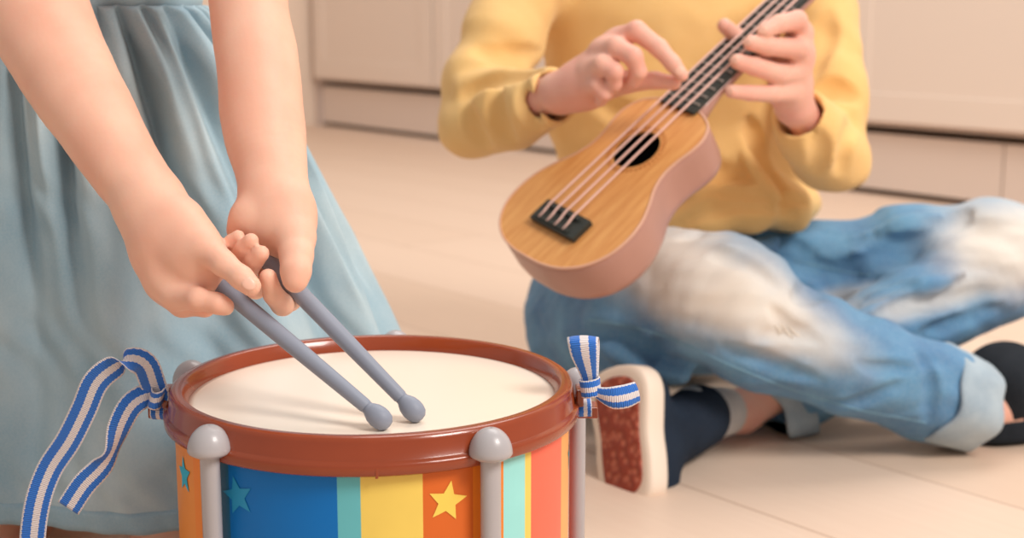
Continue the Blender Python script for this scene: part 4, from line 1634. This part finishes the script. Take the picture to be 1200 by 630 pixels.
def jn_disp(P):
    q = np.sin(P[:, 0] * 70 + 2.2 * np.sin(P[:, 2] * 45 + P[:, 1] * 20)) * np.sin(P[:, 2] * 60 + P[:, 0] * 25)
    b = P[:, 0] * 0.45 + P[:, 2] * 0.89
    wr = np.sin(b * 95 + 2.4 * nrm3(P, 16, 7.0)) * np.clip(0.4 + nrm3(P, 13, 9.0), 0, 1)
    return 0.0020 * nrm3(P, 38, 5.0) + 0.0014 * q + 0.0011 * nrm3(P * [0.6, 1, 1.3], 120, 2.0) + 0.0030 * wr


jeans = solid('jeans', ops, 0.0028, M['jeans'], boy, BB, jn_disp)
bvj = bvh_of(jeans, BB)
M['thread'] = plastic('pale_thread', rgb(120, 160, 182), 0.7, 0.2)


def seam(pts, r=0.0008, name='seam'):
    P_ = catmull([np.array([a, b, 0.0]) for a, b in pts], 8)
    path = []
    for q in P_:
        loc, nor = cast(bvj, q[0], q[1])
        if loc is None:
            continue
        if path and np.linalg.norm(loc - path[-1]) > 0.05:
            break
        path.append(loc - 0 * nor)
    if len(path) > 3:
        Geo().add(tube_geo(path, r, 6)).obj(name, M['thread'], jeans, BB)


seam([(690, 374), (750, 385), (800, 402), (850, 425), (925, 455), (1000, 478), (1050, 488), (1085, 495)])
seam([(930, 305), (990, 318), (1020, 322)], 0.0008)


# turned-up cuffs
def cuff(name, c, ax, r0, r1, ln, tilt=0.0):
    ax = unit(ax)
    X = unit(np.cross(ax, [0.1, 0.2, 1.0])); Yv = np.cross(ax, X)
    prof = [(r0 - 0.002, 0), (r0 + 0.001, -0.001), (r0 + 0.003, 0.002), (r0 * 0.5 + r1 * 0.5 + 0.0035, ln * 0.5), (r1 + 0.003, ln - 0.002), (r1 + 0.001, ln + 0.0005), (r1 - 0.002, ln - 0.001), (r0 - 0.004, ln * 0.4)]
    vs, fs = [], []
    S = 72
    for i in range(S):
        a = 2 * PI * i / S
        wv = 1 + 0.035 * math.sin(3 * a + 0.5) + 0.02 * math.sin(7 * a)
        for r, h in prof:
            d = X * math.cos(a) + Yv * math.sin(a)
            p = c + d * r * wv + ax * (h + 0.0025 * math.sin(5 * a))
            p[2] = max(p[2], 0.002)
            vs.append(p)
    n = len(prof)
    for i in range(S):
        j = (i + 1) % S
        for k in range(n):
            l = (k + 1) % n
            fs.append((i * n + k, j * n + k, j * n + l, i * n + l))
    o = mesh_obj(name, vs, fs, M['cuff_denim'], jeans, BB)
    return o


cuff('turn_up', at(1093, 460, 1.412), dRl, 0.0485, 0.0440, 0.054)
cuff('turn_up', at(930, 470, 1.495), dLl + [0, 0, 0.02], 0.040, 0.036, 0.036)
# tear with loose threads on the knee
tg = []
for k in range(7):
    a0 = (908 + k * 3.2, 380 + 3 * math.sin(k * 2.3) + k); a1 = (914 + k * 4.0, 390 + 3 * math.cos(k * 1.7) + k)
    p0_, n0_ = cast(bvj, *a0); p1_, n1_ = cast(bvj, *a1)
    if p0_ is not None and p1_ is not None:
        tg.append(tube_geo([p0_ , (p0_ + p1_) / 2 + n0_ * 0.0006, p1_], 0.0005, 5))
g = Geo()
for t_ in tg:
    g.add(t_)
M['white_thread'] = plastic('white_thread', rgb(236, 226, 212), 0.8, 0.1)
g.obj('frayed_tear', M['white_thread'], jeans, BB)

# socks and shoes
sock = []
chainw(sock, [(at(850, 482, 1.440), 0.0245), (at(815, 486, 1.40), 0.0300)], 0.01)
sock.append(('sub', Slab(at(853, 481, 1.443), unit(at(815, 486, 1.40) - at(842, 482, 1.432)), 0.05), 0.002))
solid('sock', sock, 0.002, M['sock'], boy, BB)

# left shoe: sole turned to the camera
SC_ = at(727, 510, 1.318)                      # centre of the outsole
nS = unit(camvec(-0.74, 0.10, -0.66))          # out of the sole
lS = camvec(0.28, 0.84, 0.50)
lS = unit(lS - nS * np.dot(lS, nS))
wS = np.cross(lS, nS)
shL_t = bpy.data.objects.new('shoe', None)


def shoe(parent, C, n, l, ln, wd, upper_mat, sole_mat, treadmat, open_pt, open_r, name='shoe', hgt=0.050):
    w = np.cross(l, n)
    hs = []
    pr = [(-0.5, 0.0), (-0.495, 0.16), (-0.46, 0.30), (-0.38, 0.40), (-0.2, 0.43), (0.0, 0.42), (0.15, 0.45), (0.3, 0.475), (0.4, 0.43), (0.46, 0.33), (0.49, 0.18), (0.5, 0.0)]
    cp = catmull([np.array([a, b, 0]) for a, b in pr], 5)
    oln = [(p[0] * ln, max(p[1], 0) * wd) for p in cp]
    oln = oln + [(x, -y) for x, y in reversed(oln[1:-1])]
    N_ = len(oln)

    def ring(sc, h, dx=0.0):
        return [C + l * (x * sc + dx) + w * (y * (sc - (1 - sc) * 0.9)) + n * h for x, y in oln]
    # midsole slab
    g = Geo()
    hts = [(0.90, 0.0), (0.97, -0.0005), (0.995, -0.003), (1.0, -0.008), (1.0, -0.020), (0.985, -0.0235), (0.94, -0.0245)]
    vs = []
    for sc, h in hts:
        vs += ring(sc, h)
    fs = []
    for k in range(len(hts) - 1):
        for i in range(N_):
            j = (i + 1) % N_
            fs.append((k * N_ + i, k * N_ + j, (k + 1) * N_ + j, (k + 1) * N_ + i))
    fs.append(tuple(reversed(range(N_)))); fs.append(tuple(range((len(hts) - 1) * N_, len(hts) * N_)))
    root = mesh_obj(name, vs, fs, sole_mat, parent, BB)
    # rubber tread inset in the sole
    vs = []
    hts = [(0.80, 0.0020), (0.835, 0.0016), (0.84, -0.001)]
    for sc, h in hts:
        vs += ring(sc, h)
    fs = []
    for k in range(len(hts) - 1):
        for i in range(N_):
            j = (i + 1) % N_
            fs.append((k * N_ + i, k * N_ + j, (k + 1) * N_ + j, (k + 1) * N_ + i))
    fs.append(tuple(reversed(range(N_))))
    mesh_obj('outsole', vs, fs, treadmat, root, BB)
    # upper
    uo = []
    uo.append(('add', Cone(C + l * ln * 0.28 - n * 0.030, C - l * ln * 0.05 - n * 0.034, wd * 0.36, wd * 0.38), 0.01))
    uo.append(('add', Cone(C - l * ln * 0.05 - n * 0.034, C - l * ln * 0.30 - n * 0.036, wd * 0.38, wd * 0.34), 0.01))
    uo.append(('add', Cone(C - l * ln * 0.10 - n * 0.034, open_pt, wd * 0.36, open_r), 0.015))
    uo.append(('sub', Slab(C - n * 0.020, -n, 0.2), 0.001))
    ob = solid('upper', uo, 0.0022, upper_mat, root, BB)
    return root, ob


shoeL, upL = shoe(boy, SC_, nS, lS, 0.134, 0.084, M['navy'], M['white_rubber'], M['outsole'], at(818, 488, 1.402), 0.0325)
# stripe of lighter binding round the foot opening
# right shoe: black, mostly beyond the cuff
CR = at(1212, 506, 1.48); CR[2] = 0.001
nR = np.array([0.0, -0.05, -1.0]); nR = unit(nR)
lR = unit(np.array([0.93, 0.36, 0.0])); lR = unit(lR - nR * np.dot(lR, nR))
shoeR, upR = shoe(boy, CR, nR, lR, 0.185, 0.090, M['black_leather'], M['black_leather'], M['black_leather'], at(1178, 452, 1.465), 0.047)

# =================================================================== light, world, camera
w = bpy.data.worlds.new('room_light')
bpy.context.scene.world = w
w.use_nodes = True
bg = w.node_tree.nodes['Background']
bg.inputs['Color'].default_value = (1.0, 0.94, 0.90, 1)
bg.inputs['Strength'].default_value = 0.54


def area(name, loc, target, size, energy, color):
    L = bpy.data.lights.new(name, 'AREA')
    L.shape = 'RECTANGLE'
    L.size, L.size_y = size
    L.energy = energy
    L.color = color
    o = bpy.data.objects.new(name, L)
    o.location = loc
    d = Vector(target) - Vector(loc)
    o.rotation_euler = d.to_track_quat('-Z', 'Y').to_euler()
    col.objects.link(o)
    return o


area('window_light', (1.9, -0.6, 2.6), (0.1, 1.5, 0.1), (1.1, 1.1), 105, (1.0, 0.94, 0.885))
area('ceiling_light', (0.6, 2.6, 3.0), (0.6, 2.6, 0), (2.0, 2.0), 60, (1.0, 0.95, 0.90))

cam = bpy.data.cameras.new('camera')
cam.sensor_width = 36.0
cam.lens = F * 36.0 / 1200.0
cam.clip_start = 0.05
co = bpy.data.objects.new('camera', cam)
co.location = (0, 0, CAMZ)
co.rotation_euler = (PI / 2 - PITCH, 0, 0)
col.objects.link(co)
cam.dof.use_dof = True
cam.dof.focus_distance = 0.85
cam.dof.aperture_fstop = (cam.lens / 1000.0) / 0.0064
sc = bpy.context.scene
sc.camera = co
sc.view_settings.view_transform = 'Standard'
sc.view_settings.look = 'None'
sc.view_settings.exposure = -0.08
sc.view_settings.gamma = 1.0
sc.view_settings.use_curve_mapping = False
